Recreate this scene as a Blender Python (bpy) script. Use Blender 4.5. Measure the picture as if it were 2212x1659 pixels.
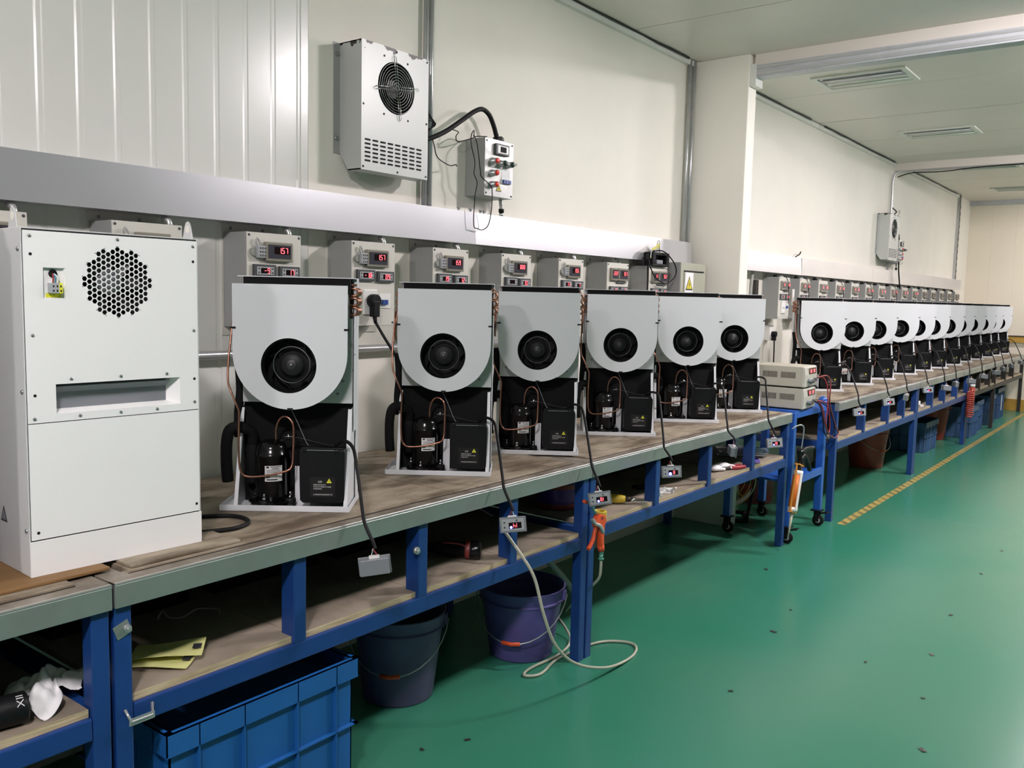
import bpy, bmesh, math, random
from mathutils import Vector, Matrix
random.seed(7)
for _o in list(bpy.data.objects): bpy.data.objects.remove(_o)
SC = bpy.context.scene
COL = SC.collection

# ------------------------------------------------------------------ camera
CAMP = Vector((2.62, 0.0, 1.435))
YAW, PITCH, ROLL, FPX = 0.6541829090932855, 0.0993639230135647, 0.023462489732299734, 1900.0
def _camera():
    cy, sy, cp, sp = math.cos(YAW), math.sin(YAW), math.cos(PITCH), math.sin(PITCH)
    fwd = Vector((-sy*cp, cy*cp, -sp)); right = Vector((cy, sy, 0)); up = right.cross(fwd)
    c, s = math.cos(ROLL), math.sin(ROLL)
    r2 = c*right + s*up; u2 = -s*right + c*up
    cd = bpy.data.cameras.new('camera'); co = bpy.data.objects.new('camera', cd); COL.objects.link(co)
    m = Matrix((r2, u2, -fwd)).transposed().to_4x4(); m.translation = CAMP
    co.matrix_world = m
    cd.sensor_fit = 'HORIZONTAL'; cd.sensor_width = 36.0; cd.lens = FPX/2212.0*36.0
    cd.clip_start = 0.05; cd.clip_end = 100
    SC.camera = co
_camera()
# ------------------------------------------------------------------ world, exposure
wd = bpy.data.worlds.new('world'); SC.world = wd; wd.use_nodes = True
wd.node_tree.nodes['Background'].inputs[0].default_value = (0.9, 0.95, 1.0, 1)
wd.node_tree.nodes['Background'].inputs[1].default_value = 0.05
SC.view_settings.view_transform = 'Standard'; SC.view_settings.look = 'None'
SC.view_settings.gamma = 1.0; SC.view_settings.use_curve_mapping = False
SC.view_settings.exposure = 0.0
LAMP_W = 440.0          # emission of the ceiling lamp panels
LAMP_C = (1.0, 0.915, 0.95)

# ------------------------------------------------------------------ materials
MATS = {}
def srgb(r, g, b):
    f = lambda v: (v/255/12.92 if v/255 <= 0.04045 else ((v/255+0.055)/1.055)**2.4)
    return (f(r), f(g), f(b))
def mat(name, col, rough=0.5, metal=0.0, var=0.0, vscale=6.0, col2=None, bump=0.0, bscale=60.0, spec=0.5, emit=None, es=0.0,
        stretch=None, coat=0.0, alpha=None, trans=0.0, rvar=0.0, det=6):
    m = bpy.data.materials.new(name); m.use_nodes = True
    nt = m.node_tree; b = nt.nodes['Principled BSDF']
    b.inputs['Base Color'].default_value = (*col, 1); b.inputs['Roughness'].default_value = rough
    b.inputs['Metallic'].default_value = metal; b.inputs['Specular IOR Level'].default_value = spec
    b.inputs['Coat Weight'].default_value = coat
    if trans: b.inputs['Transmission Weight'].default_value = trans
    if emit:
        b.inputs['Emission Color'].default_value = (*emit, 1); b.inputs['Emission Strength'].default_value = es
    if var or bump or rvar:
        tc = nt.nodes.new('ShaderNodeTexCoord'); mp = nt.nodes.new('ShaderNodeMapping')
        nt.links.new(tc.outputs['Object'], mp.inputs['Vector'])
        if stretch: mp.inputs['Scale'].default_value = stretch
    if var or rvar:
        n = nt.nodes.new('ShaderNodeTexNoise'); n.inputs['Scale'].default_value = vscale; n.inputs['Detail'].default_value = det
        n.inputs['Roughness'].default_value = 0.62
        nt.links.new(mp.outputs[0], n.inputs['Vector'])
        rp = nt.nodes.new('ShaderNodeMapRange'); rp.interpolation_type = 'SMOOTHERSTEP'; rp.inputs[1].default_value = 0.25; rp.inputs[2].default_value = 0.75
        nt.links.new(n.outputs[0], rp.inputs[0])
        if var:
            mx = nt.nodes.new('ShaderNodeMix'); mx.data_type = 'RGBA'
            c2 = col2 or tuple(c*(1-var) for c in col)
            mx.inputs[6].default_value = (*col, 1); mx.inputs[7].default_value = (*c2, 1)
            if col2:
                ml = nt.nodes.new('ShaderNodeMath'); ml.operation = 'MULTIPLY'; ml.inputs[1].default_value = var
                nt.links.new(rp.outputs[0], ml.inputs[0]); nt.links.new(ml.outputs[0], mx.inputs[0])
            else: nt.links.new(rp.outputs[0], mx.inputs[0])
            nt.links.new(mx.outputs[2], b.inputs['Base Color'])
        if rvar:
            r2 = nt.nodes.new('ShaderNodeMapRange'); r2.inputs[3].default_value = rough; r2.inputs[4].default_value = rough+rvar
            nt.links.new(rp.outputs[0], r2.inputs[0]); nt.links.new(r2.outputs[0], b.inputs['Roughness'])
    if bump:
        n2 = nt.nodes.new('ShaderNodeTexNoise'); n2.inputs['Scale'].default_value = bscale; n2.inputs['Detail'].default_value = 3
        nt.links.new(mp.outputs[0], n2.inputs['Vector'])
        bp = nt.nodes.new('ShaderNodeBump'); bp.inputs['Strength'].default_value = bump; bp.inputs['Distance'].default_value = 0.01
        nt.links.new(n2.outputs[0], bp.inputs['Height']); nt.links.new(bp.outputs[0], b.inputs['Normal'])
    MATS[name] = m
    return m
M = MATS
mat('wall_white', srgb(233, 230, 218), 0.55, var=0.05, vscale=1.5, spec=0.3)
mat('wall_dull', srgb(122, 124, 120), 0.6)
mat('edge_glint', srgb(232, 234, 232), 0.38, 0.7)  # bright metal for the highlight line along the bench edges
mat('wall_cream', srgb(232, 224, 206), 0.5, var=0.04, vscale=1.5, spec=0.3)
mat('sheet_grey', srgb(222, 222, 216), 0.25, var=0.04, vscale=2.0, spec=0.6)
mat('ceiling_sheet', srgb(224, 217, 208), 0.33, var=0.05, vscale=1.2, spec=0.5)
mat('beam_steel', srgb(196, 198, 202), 0.4, 0.25, var=0.12, vscale=7, bump=0.03)
mat('floor_green', srgb(46, 122, 97), 0.24, var=0.6, vscale=0.7, col2=srgb(80, 126, 104), spec=0.5, det=1.5)
mat('ochre', srgb(190, 150, 60), 0.5, var=0.2, vscale=8)
mat('trunk_steel', srgb(216, 216, 220), 0.29, 0.7, var=0.05, vscale=2.5, det=2)
mat('galv', srgb(190, 192, 192), 0.3, 0.6, var=0.12, vscale=20)
mat('flex_steel', srgb(196, 196, 194), 0.32, 0.55)
mat('apron_steel', srgb(172, 176, 172), 0.34, 0.7, var=0.16, vscale=5, rvar=0.1, det=3)
mat('rim_steel', srgb(156, 148, 136), 0.4, 0.3, var=0.8, vscale=9, col2=srgb(92, 80, 66), rvar=0.1)
mat('bench_wood', srgb(158, 146, 127), 0.6, var=1.0, vscale=4.5, col2=srgb(84, 70, 53), bump=0.12, bscale=30, stretch=(2.6, 1.0, 1))
mat('warm_wood', srgb(128, 96, 56), 0.6, var=0.6, vscale=5, col2=srgb(100, 74, 44), bump=0.1, stretch=(4, 0.7, 4))
mat('shelf_ply', srgb(156, 144, 128), 0.65, var=0.9, vscale=3.5, col2=srgb(112, 101, 88), bump=0.08)
mat('ply_edge', srgb(208, 194, 158), 0.7, var=0.8, vscale=18, col2=srgb(140, 118, 84), stretch=(3, 0.35, 9), bump=0.15)
mat('blue_paint', srgb(24, 62, 124), 0.38, var=0.35, vscale=6, col2=srgb(16, 46, 100), bump=0.03)
mat('bright_blue', srgb(38, 92, 178), 0.36, var=0.25, vscale=6)
mat('dark_steel', srgb(52, 48, 44), 0.5, 0.2, var=0.3, vscale=9)
mat('unit_white', srgb(217, 219, 222), 0.42, var=0.03, vscale=3, spec=0.4)
mat('cabinet_white', srgb(238, 238, 236), 0.45, var=0.02, vscale=3, spec=0.4, bump=0.02, bscale=400)
mat('cabinet_side', srgb(205, 206, 205), 0.45, var=0.03, vscale=3, spec=0.4)
mat('sheet_zinc', srgb(196, 199, 199), 0.42, 0.1, var=0.08, vscale=5)
mat('black_plastic', srgb(20, 21, 23), 0.45, var=0.2, vscale=14, bump=0.05, bscale=250, spec=0.18)
mat('black_foam', srgb(19, 19, 20), 0.8, var=0.3, vscale=12, bump=0.15, bscale=60, spec=0.2)
mat('black_paint', srgb(12, 12, 13), 0.18, spec=0.35)
mat('rubber', srgb(17, 17, 18), 0.6, spec=0.25)
mat('copper', srgb(178, 128, 106), 0.28, 0.85, var=0.7, vscale=14, col2=srgb(108, 80, 66))
mat('chrome', srgb(215, 215, 215), 0.15, 1.0)
mat('screw_steel', srgb(150, 152, 150), 0.3, 0.8)
mat('hole_black', srgb(8, 8, 8), 0.8)
mat('paper_white', srgb(226, 227, 226), 0.6)
mat('ink', srgb(40, 42, 52), 0.6)
mat('white_ink', srgb(205, 205, 205), 0.6)
mat('warn_yellow', srgb(226, 226, 60), 0.5)
mat('sign_yellow', srgb(205, 190, 50), 0.5)
mat('box_beige', srgb(208, 206, 196), 0.42, var=0.04, vscale=4)
mat('box_grey', srgb(152, 154, 151), 0.42, var=0.05, vscale=4)
mat('meter_cover', srgb(140, 136, 124), 0.12, spec=0.6)
mat('meter_face', srgb(62, 62, 70), 0.2)
mat('screen', srgb(24, 6, 8), 0.12)
mat('digit_red', (0.9, 0.05, 0.06), 0.5, emit=(1.0, 0.10, 0.13), es=4.0)
mat('digit_dim', (0.25, 0.02, 0.02), 0.5, emit=(1.0, 0.05, 0.05), es=0.5)
mat('led_blue', (0.1, 0.1, 1.0), 0.4, emit=(0.05, 0.06, 1.0), es=28.0)
mat('ctrl_dark', srgb(66, 68, 70), 0.4)
mat('ctrl_grey', srgb(164, 168, 170), 0.4)
mat('ctrl_mid', srgb(124, 127, 132), 0.42)
mat('white_plastic', srgb(228, 228, 224), 0.35)
mat('breaker_blue', srgb(40, 72, 140), 0.4)
mat('red_button', srgb(214, 60, 50), 0.3)
mat('green_knob', srgb(40, 66, 60), 0.35)
mat('psu_beige', srgb(176, 172, 156), 0.5, var=0.06, vscale=5)
mat('psu_face', srgb(196, 193, 182), 0.42, var=0.2, vscale=9)
mat('orange', srgb(222, 84, 40), 0.38, var=0.15, vscale=12)
mat('cartridge_orange', srgb(226, 126, 38), 0.42, var=0.7, vscale=16, col2=srgb(196, 92, 28))
mat('frame_orange', srgb(204, 138, 58), 0.42)
mat('purple', srgb(94, 86, 150), 0.4, var=0.25, vscale=4, spec=0.4)
mat('dull_purple', srgb(100, 94, 130), 0.45, var=0.25, vscale=4, spec=0.3)
mat('red_plastic', srgb(165, 66, 52), 0.45, var=0.25, vscale=4)
mat('crate_blue', srgb(28, 92, 158), 0.42, var=0.3, vscale=4, col2=srgb(22, 74, 134))
mat('far_crate', srgb(66, 100, 142), 0.45, var=0.3, vscale=5)
mat('clear_hose', srgb(172, 172, 154), 0.3, spec=0.5)
mat('teal', srgb(84, 150, 130), 0.35)
mat('yellow_grip', srgb(216, 188, 60), 0.5, var=0.2, vscale=14)
mat('paper_yellow', srgb(224, 224, 150), 0.6, var=0.08, vscale=9)
mat('cloth_white', srgb(232, 231, 231), 0.8, bump=0.2, bscale=40)
mat('red_wire', srgb(158, 42, 48), 0.45)
mat('blue_wire', srgb(70, 124, 150), 0.45)
mat('grey_wire', srgb(170, 170, 166), 0.45)
mat('yellow_wire', srgb(208, 200, 70), 0.45)
mat('red_coil', srgb(176, 70, 58), 0.25, spec=0.6)
mat('violet', srgb(74, 56, 140), 0.3)
mat('foil', srgb(180, 184, 190), 0.2, 0.7)
mat('lamp_frame', srgb(222, 222, 214), 0.4)
mat('louvre', srgb(160, 160, 172), 0.25, 0.6)
mat('lamp_on', (1, 1, 1), 0.5, emit=LAMP_C, es=LAMP_W)
mat('dark_fan', srgb(36, 37, 38), 0.5)
mat('maroon', srgb(136, 54, 50), 0.45, var=0.3, vscale=8)
mat('fan_grey', srgb(150, 152, 146), 0.5)

def mat_chipped():
    m = mat('chipped_paint', srgb(196, 199, 194), 0.38, 0.15)
    nt = m.node_tree; b = nt.nodes['Principled BSDF']; L = nt.links
    tc = nt.nodes.new('ShaderNodeTexCoord'); sp = nt.nodes.new('ShaderNodeSeparateXYZ'); L.new(tc.outputs['Object'], sp.inputs[0])
    n = nt.nodes.new('ShaderNodeTexNoise'); n.inputs['Scale'].default_value = 17; n.inputs['Detail'].default_value = 4; L.new(tc.outputs['Object'], n.inputs['Vector'])
    a = nt.nodes.new('ShaderNodeMapRange'); a.inputs[1].default_value = 0.395; a.inputs[2].default_value = 0.47; a.inputs[3].default_value = -0.34; a.inputs[4].default_value = 0.055
    L.new(sp.outputs[2], a.inputs[0])
    s = nt.nodes.new('ShaderNodeMath'); s.operation = 'ADD'; L.new(n.outputs[0], s.inputs[0]); L.new(a.outputs[0], s.inputs[1])
    t = nt.nodes.new('ShaderNodeMath'); t.operation = 'GREATER_THAN'; t.inputs[1].default_value = 0.545; L.new(s.outputs[0], t.inputs[0])
    mx = nt.nodes.new('ShaderNodeMix'); mx.data_type = 'RGBA'; mx.inputs[6].default_value = (*srgb(184, 187, 183), 1); mx.inputs[7].default_value = (*srgb(48, 45, 40), 1)
    L.new(t.outputs[0], mx.inputs[0]); L.new(mx.outputs[2], b.inputs['Base Color'])
mat_chipped()
def mat_smudged():
    m = mat('smudged_steel', srgb(186, 187, 184), 0.32, 0.5, var=0.25, vscale=22, col2=srgb(140, 141, 140), rvar=0.2)
mat_smudged()
def mat_tape():
    m = mat('hazard_tape', srgb(196, 172, 70), 0.5)
    nt = m.node_tree; b = nt.nodes['Principled BSDF']; L = nt.links
    tc = nt.nodes.new('ShaderNodeTexCoord'); sp = nt.nodes.new('ShaderNodeSeparateXYZ'); L.new(tc.outputs['Object'], sp.inputs[0])
    a = nt.nodes.new('ShaderNodeMath'); a.operation = 'ADD'; L.new(sp.outputs[0], a.inputs[0]); L.new(sp.outputs[1], a.inputs[1])
    d = nt.nodes.new('ShaderNodeMath'); d.operation = 'MULTIPLY'; d.inputs[1].default_value = 8.5; L.new(a.outputs[0], d.inputs[0])
    fr = nt.nodes.new('ShaderNodeMath'); fr.operation = 'FRACT'; L.new(d.outputs[0], fr.inputs[0])
    n = nt.nodes.new('ShaderNodeTexNoise'); n.inputs['Scale'].default_value = 9; n.inputs['Detail'].default_value = 6; L.new(tc.outputs['Object'], n.inputs['Vector'])
    g = nt.nodes.new('ShaderNodeMath'); g.operation = 'GREATER_THAN'; g.inputs[1].default_value = 0.55; L.new(fr.outputs[0], g.inputs[0])
    mr = nt.nodes.new('ShaderNodeMapRange'); mr.inputs[1].default_value = 0.35; mr.inputs[2].default_value = 0.68; mr.inputs[3].default_value = 0.95; mr.inputs[4].default_value = 0.3; L.new(n.outputs[0], mr.inputs[0])
    ml = nt.nodes.new('ShaderNodeMath'); ml.operation = 'MULTIPLY'; L.new(g.outputs[0], ml.inputs[0]); L.new(mr.outputs[0], ml.inputs[1])
    mx = nt.nodes.new('ShaderNodeMix'); mx.data_type = 'RGBA'; mx.inputs[6].default_value = (*srgb(166, 150, 82), 1); mx.inputs[7].default_value = (*srgb(56, 60, 46), 1)
    L.new(ml.outputs[0], mx.inputs[0]); L.new(mx.outputs[2], b.inputs['Base Color'])
mat_tape()
def mat_ribbed_ceiling():
    m = M['ceiling_sheet']; nt = m.node_tree; b = nt.nodes['Principled BSDF']; L = nt.links
    tc = nt.nodes.new('ShaderNodeTexCoord'); sp = nt.nodes.new('ShaderNodeSeparateXYZ'); L.new(tc.outputs['Object'], sp.inputs[0])
    d = nt.nodes.new('ShaderNodeMath'); d.operation = 'MULTIPLY'; d.inputs[1].default_value = 2*math.pi/0.05; L.new(sp.outputs[1], d.inputs[0])
    s = nt.nodes.new('ShaderNodeMath'); s.operation = 'SINE'; L.new(d.outputs[0], s.inputs[0])
    p = nt.nodes.new('ShaderNodeMath'); p.operation = 'POWER'; p.inputs[1].default_value = 12; ab = nt.nodes.new('ShaderNodeMath'); ab.operation = 'ABSOLUTE'
    L.new(s.outputs[0], ab.inputs[0]); L.new(ab.outputs[0], p.inputs[0])
    bp = nt.nodes.new('ShaderNodeBump'); bp.inputs['Strength'].default_value = 0.10; bp.inputs['Distance'].default_value = 0.002
    L.new(p.outputs[0], bp.inputs['Height']); L.new(bp.outputs[0], b.inputs['Normal'])
mat_ribbed_ceiling()

# ------------------------------------------------------------------ mesh helpers
def fix_normals(me):
    bm = bmesh.new(); bm.from_mesh(me); bmesh.ops.recalc_face_normals(bm, faces=bm.faces); bm.to_mesh(me); bm.free()
class MB:
    def __init__(s): s.v = []; s.f = []; s.sm = []
    def add(s, vs, fs, smooth=False):
        o = len(s.v); s.v += [tuple(v) for v in vs]
        for f in fs: s.f.append(tuple(i+o for i in f)); s.sm.append(smooth)
        return s
    def box(s, x0, x1, y0, y1, z0, z1):
        return s.add([(x0,y0,z0),(x1,y0,z0),(x1,y1,z0),(x0,y1,z0),(x0,y0,z1),(x1,y0,z1),(x1,y1,z1),(x0,y1,z1)],
                     [(0,3,2,1),(4,5,6,7),(0,1,5,4),(1,2,6,5),(2,3,7,6),(3,0,4,7)])
    def obox(s, c, u, v, w, a, b, d):     # oriented box: centre, axes, half sizes
        c, u, v, w = Vector(c), Vector(u).normalized(), Vector(v).normalized(), Vector(w).normalized()
        P = [c+u*a*i+v*b*j+w*d*k for k in (-1, 1) for j in (-1, 1) for i in (-1, 1)]
        return s.add(P, [(0,2,3,1),(4,5,7,6),(0,1,5,4),(1,3,7,5),(3,2,6,7),(2,0,4,6)])
    def bar(s, p, q, a, b, up=(0,0,1)):   # square bar from p to q
        p, q = Vector(p), Vector(q); u = (q-p).normalized(); up = Vector(up)
        if abs(u.dot(up)) > 0.95: up = Vector((1,0,0))
        v = u.cross(up).normalized(); w = v.cross(u)
        return s.obox((p+q)/2, u, v, w, (q-p).length/2, a/2, b/2)
    def prism(s, poly, axis, a, b):       # 2D polygon extruded along an axis; poly in the other two axes (cyclic order kept x,y,z)
        n = len(poly)
        def pt(p, h):
            if axis == 'x': return (h, p[0], p[1])
            if axis == 'y': return (p[0], h, p[1])
            return (p[0], p[1], h)
        vs = [pt(p, a) for p in poly]+[pt(p, b) for p in poly]
        fs = [tuple(range(n)), tuple(range(2*n-1, n-1, -1))]+[(i, i+n, (i+1) % n+n, (i+1) % n) for i in range(n)]
        return s.add(vs, fs)
    def cyl(s, p, q, r, n=12, r2=None, caps=True):
        p, q = Vector(p), Vector(q); u = (q-p).normalized(); a = u.orthogonal().normalized(); b = u.cross(a)
        r2 = r if r2 is None else r2
        vs = [p+(a*math.cos(t)+b*math.sin(t))*r for t in [2*math.pi*i/n for i in range(n)]]+[q+(a*math.cos(t)+b*math.sin(t))*r2 for t in [2*math.pi*i/n for i in range(n)]]
        s.add(vs, [(i, (i+1) % n, (i+1) % n+n, i+n) for i in range(n)], True)
        o = len(s.v)-2*n
        if caps:
            s.f.append(tuple(o+i for i in range(n-1, -1, -1))); s.sm.append(False)
            s.f.append(tuple(o+n+i for i in range(n))); s.sm.append(False)
        return s
    def tube(s, pts, r, n=8, closed=False, smooth_path=0):
        P = [Vector(p) for p in pts]
        if smooth_path: P = spline(P, smooth_path, closed)
        m = len(P); rr = r if isinstance(r, (list, tuple)) else None
        T = []
        for i in range(m):
            a = P[(i-1) % m] if (closed or i > 0) else P[i]; b = P[(i+1) % m] if (closed or i < m-1) else P[i]
            t = (b-a); T.append(t.normalized() if t.length > 1e-9 else Vector((0,0,1)))
        nrm = T[0].orthogonal().normalized(); vs = []
        for i in range(m):
            nrm = (nrm - T[i]*nrm.dot(T[i]))
            nrm = nrm.normalized() if nrm.length > 1e-6 else T[i].orthogonal().normalized()
            bn = T[i].cross(nrm); R = (rr[min(i*len(rr)//m, len(rr)-1)] if rr else r)
            vs += [P[i]+(nrm*math.cos(2*math.pi*k/n)+bn*math.sin(2*math.pi*k/n))*R for k in range(n)]
        fs = []
        for i in range(m if closed else m-1):
            j = (i+1) % m
            for k in range(n):
                fs.append((i*n+k, i*n+(k+1) % n, j*n+(k+1) % n, j*n+k))
        s.add(vs, fs, True)
        if not closed:
            o = len(s.v)-m*n
            s.f.append(tuple(o+k for k in range(n-1, -1, -1))); s.sm.append(False)
            s.f.append(tuple(o+(m-1)*n+k for k in range(n))); s.sm.append(False)
        return s
    def lathe(s, prof, c=(0,0,0), axis=(0,0,1), n=24, smooth=True):
        c = Vector(c); u = Vector(axis).normalized(); a = u.orthogonal().normalized(); b = u.cross(a); m = len(prof)
        vs = [c+u*h+(a*math.cos(2*math.pi*k/n)+b*math.sin(2*math.pi*k/n))*max(r, 1e-5) for r, h in prof for k in range(n)]
        fs = [(i*n+k, i*n+(k+1) % n, (i+1)*n+(k+1) % n, (i+1)*n+k) for i in range(m-1) for k in range(n)]
        return s.add(vs, fs, smooth)
    def sphere(s, c, r, n=10, sc=(1,1,1)):
        prof = [(math.sin(math.pi*i/n)*r, -math.cos(math.pi*i/n)*r) for i in range(n+1)]
        o = len(s.v); s.lathe(prof, (0,0,0), (0,0,1), n*2)
        for i in range(o, len(s.v)):
            v = s.v[i]; s.v[i] = (v[0]*sc[0]+c[0], v[1]*sc[1]+c[1], v[2]*sc[2]+c[2])
        return s
    def xf(s, mtx):
        s.v = [tuple(mtx @ Vector(v)) for v in s.v]; return s
    def mesh(s, name, m):
        me = bpy.data.meshes.new(name); me.from_pydata(s.v, [], s.f); fix_normals(me)
        me.polygons.foreach_set('use_smooth', s.sm)
        if isinstance(m, str): m = M[m]
        me.materials.append(m); me.update(); return me
    def build(s, name, m, parent=None, loc=None, bevel=0, rot=None, seg=2):
        o = bpy.data.objects.new(name, s.mesh(name, m)); COL.objects.link(o)
        if parent is not None: o.parent = parent
        if loc is not None: o.location = loc
        if rot is not None: o.rotation_euler = rot
        if bevel:
            b = o.modifiers.new('bevel', 'BEVEL'); b.width = bevel; b.segments = seg; b.limit_method = 'ANGLE'; b.angle_limit = math.radians(50)
        return o
def spline(P, k=6, closed=False):
    out = []; n = len(P)
    for i in range(n if closed else n-1):
        g = lambda j: P[j % n] if closed else P[max(0, min(n-1, j))]
        p0, p1, p2, p3 = g(i-1), g(i), g(i+1), g(i+2)
        for t in [j/k for j in range(k)]:
            out.append(0.5*((2*p1)+(p2-p0)*t+(2*p0-5*p1+4*p2-p3)*t*t+(3*p1-p0-3*p2+p3)*t**3))
    if not closed: out.append(P[-1].copy())
    return out
def thing(name, label, cat, loc=(0,0,0), rotz=0.0, group=None):
    o = bpy.data.objects.new(name, None); COL.objects.link(o); o.empty_display_size = 0.05
    o.location = loc; o.rotation_euler = (0, 0, rotz)
    o['label'] = label; o['category'] = cat
    if group: o['group'] = group
    return o
def tag(o, label, cat, group=None):
    o['label'] = label; o['category'] = cat
    if group: o['group'] = group
    return o
def struct(o, label=None):
    o['kind'] = 'structure'
    if label: o['label'] = label
    return o
def inst(src, parent, loc=None, rot=None, name=None):
    c = src.copy(); COL.objects.link(c); c.parent = parent
    if loc is not None: c.location = loc
    if rot is not None: c.rotation_euler = rot
    return c
def copy_tree(o, parent=None):
    c = o.copy(); COL.objects.link(c)
    if parent is not None: c.parent = parent
    for ch in list(o.children): copy_tree(ch, c)
    return c
def arc(cx, cy, r, a0, a1, n): return [(cx+r*math.cos(math.radians(a0+(a1-a0)*i/n)), cy+r*math.sin(math.radians(a0+(a1-a0)*i/n))) for i in range(n+1)]
ORD = ['first','second','third','fourth','fifth','sixth','seventh','eighth','ninth','tenth','eleventh','twelfth','thirteenth','fourteenth','fifteenth','sixteenth','seventeenth','eighteenth']

# plate with a hole: outline and hole given as point lists around the same centre (both counter-clockwise), bridged by angle
def holed_plate(mb, outer, hole, y0, y1):
    n = len(hole); cx = sum(p[0] for p in hole)/n; cz = sum(p[1] for p in hole)/n
    ang = lambda p: math.atan2(p[1]-cz, p[0]-cx)
    def cast(a):                       # ray from hole centre to the outline
        d = (math.cos(a), math.sin(a)); best = None
        for i in range(len(outer)):
            p, q = outer[i], outer[(i+1) % len(outer)]
            ex, ez = q[0]-p[0], q[1]-p[1]; den = d[0]*ez-d[1]*ex
            if abs(den) < 1e-12: continue
            t = ((p[0]-cx)*ez-(p[1]-cz)*ex)/den; u = ((p[0]-cx)*d[1]-(p[1]-cz)*d[0])/den
            if t > 0 and -1e-9 <= u <= 1+1e-9 and (best is None or t < best): best = t
        return (cx+d[0]*best, cz+d[1]*best)
    angs = sorted(set([round(ang(p), 6) for p in hole]+[round(ang(p), 6) for p in outer]))
    r = math.hypot(hole[0][0]-cx, hole[0][1]-cz)
    O = [cast(a) for a in angs]; I = [(cx+r*math.cos(a), cz+r*math.sin(a)) for a in angs]; k = len(angs)
    vs = [(p[0], y0, p[1]) for p in O]+[(p[0], y0, p[1]) for p in I]+[(p[0], y1, p[1]) for p in O]+[(p[0], y1, p[1]) for p in I]
    fs = []
    for i in range(k):
        j = (i+1) % k
        fs += [(i, j, k+j, k+i), (2*k+i, 3*k+i, 3*k+j, 2*k+j), (i, 2*k+i, 2*k+j, j), (k+i, k+j, 3*k+j, 3*k+i)]
    return mb.add(vs, fs)
# lettering as a mesh in the local XZ plane facing -Y, left-bottom at (x,z)
def letters(txt, size, name='lettering'):
    cu = bpy.data.curves.new('txt', 'FONT'); cu.body = txt; cu.size = size; cu.align_x = 'LEFT'; cu.resolution_u = 1
    ob = bpy.data.objects.new('txt', cu); COL.objects.link(ob)
    dg = bpy.context.evaluated_depsgraph_get(); me = bpy.data.meshes.new_from_object(ob.evaluated_get(dg))
    vs = [(v.co.x, v.co.y) for v in me.vertices]; fs = [tuple(p.vertices) for p in me.polygons]
    bpy.data.objects.remove(ob); bpy.data.curves.remove(cu); bpy.data.meshes.remove(me)
    return vs, fs
def put_letters(mb, txt, size, x, z, y, width=None, flip=False):
    vs, fs = letters(txt, size)
    if not vs: return mb
    w = max(v[0] for v in vs) or 1; k = (width/w) if width else 1.0
    return mb.add([(x+v[0]*k, y, z+v[1]) for v in vs], fs)
SEG = {'0':'abcdef','1':'bc','2':'abged','3':'abgcd','4':'fgbc','5':'afgcd','6':'afgcde','7':'abc','8':'abcdefg','9':'abcdfg','-':'g','E':'afged','r':'eg','C':'afed',' ':''}
def seven(mb, txt, x, z, h, y, rot180=False, pitch=None):
    """seven-segment digits in XZ plane, facing -Y; x,z = centre of the group"""
    w = h*0.46; t = h*0.10; pitch = pitch or h*0.80; chars = [c for c in txt if c != '.']
    tot = pitch*(len(chars)-1); q = []; i = 0
    for c in txt:
        if c == '.': q.append((x-tot/2+pitch*(i-0.5), z-h/2, t*0.6, t*0.6)); continue
        cx = x-tot/2+pitch*i; i += 1
        for sgm in SEG[c]:
            q.append({'a':(cx, z+h/2, w/2, t/2),'g':(cx, z, w/2, t/2),'d':(cx, z-h/2, w/2, t/2),'f':(cx-w/2, z+h/4, t/2, h/4),
                      'b':(cx+w/2, z+h/4, t/2, h/4),'e':(cx-w/2, z-h/4, t/2, h/4),'c':(cx+w/2, z-h/4, t/2, h/4)}[sgm])
    for a, b, hw, hh in q:
        if rot180: a, b = 2*x-a, 2*z-b
        mb.box(a-hw, a+hw, y-0.0006, y, b-hh, b+hh)
    return mb
def tri_sign(mb, x, z, s, y):    # equilateral triangle face
    return mb.prism([(x-s/2, z), (x+s/2, z), (x, z+s*0.87)], 'y', y-0.0006, y)
def bolt_mark(mb, x, z, s, y):   # lightning mark
    P = [(x+.10*s, z+.62*s), (x-.10*s, z+.34*s), (x+.01*s, z+.34*s), (x-.08*s, z+.08*s), (x+.12*s, z+.40*s), (x+.01*s, z+.40*s)]
    return mb.prism(P, 'y', y-0.0006, y)
# ------------------------------------------------------------------ the room
RX, RY0, RY1, RZ = 7.0, -5.0, 14.1, 2.93
floor = struct(MB().box(-0.15, RX, RY0, RY1+0.2, -0.1, 0).build('floor', 'floor_green'), 'glossy green epoxy floor')
wl = struct(MB().box(-0.15, 0, 2.153, RY1+0.2, 0, RZ+0.2).box(-0.15, -0.0125, RY0, 2.153, 0, RZ+0.2).build('wall_left', 'wall_white'), 'white painted wall behind the benches')
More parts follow.
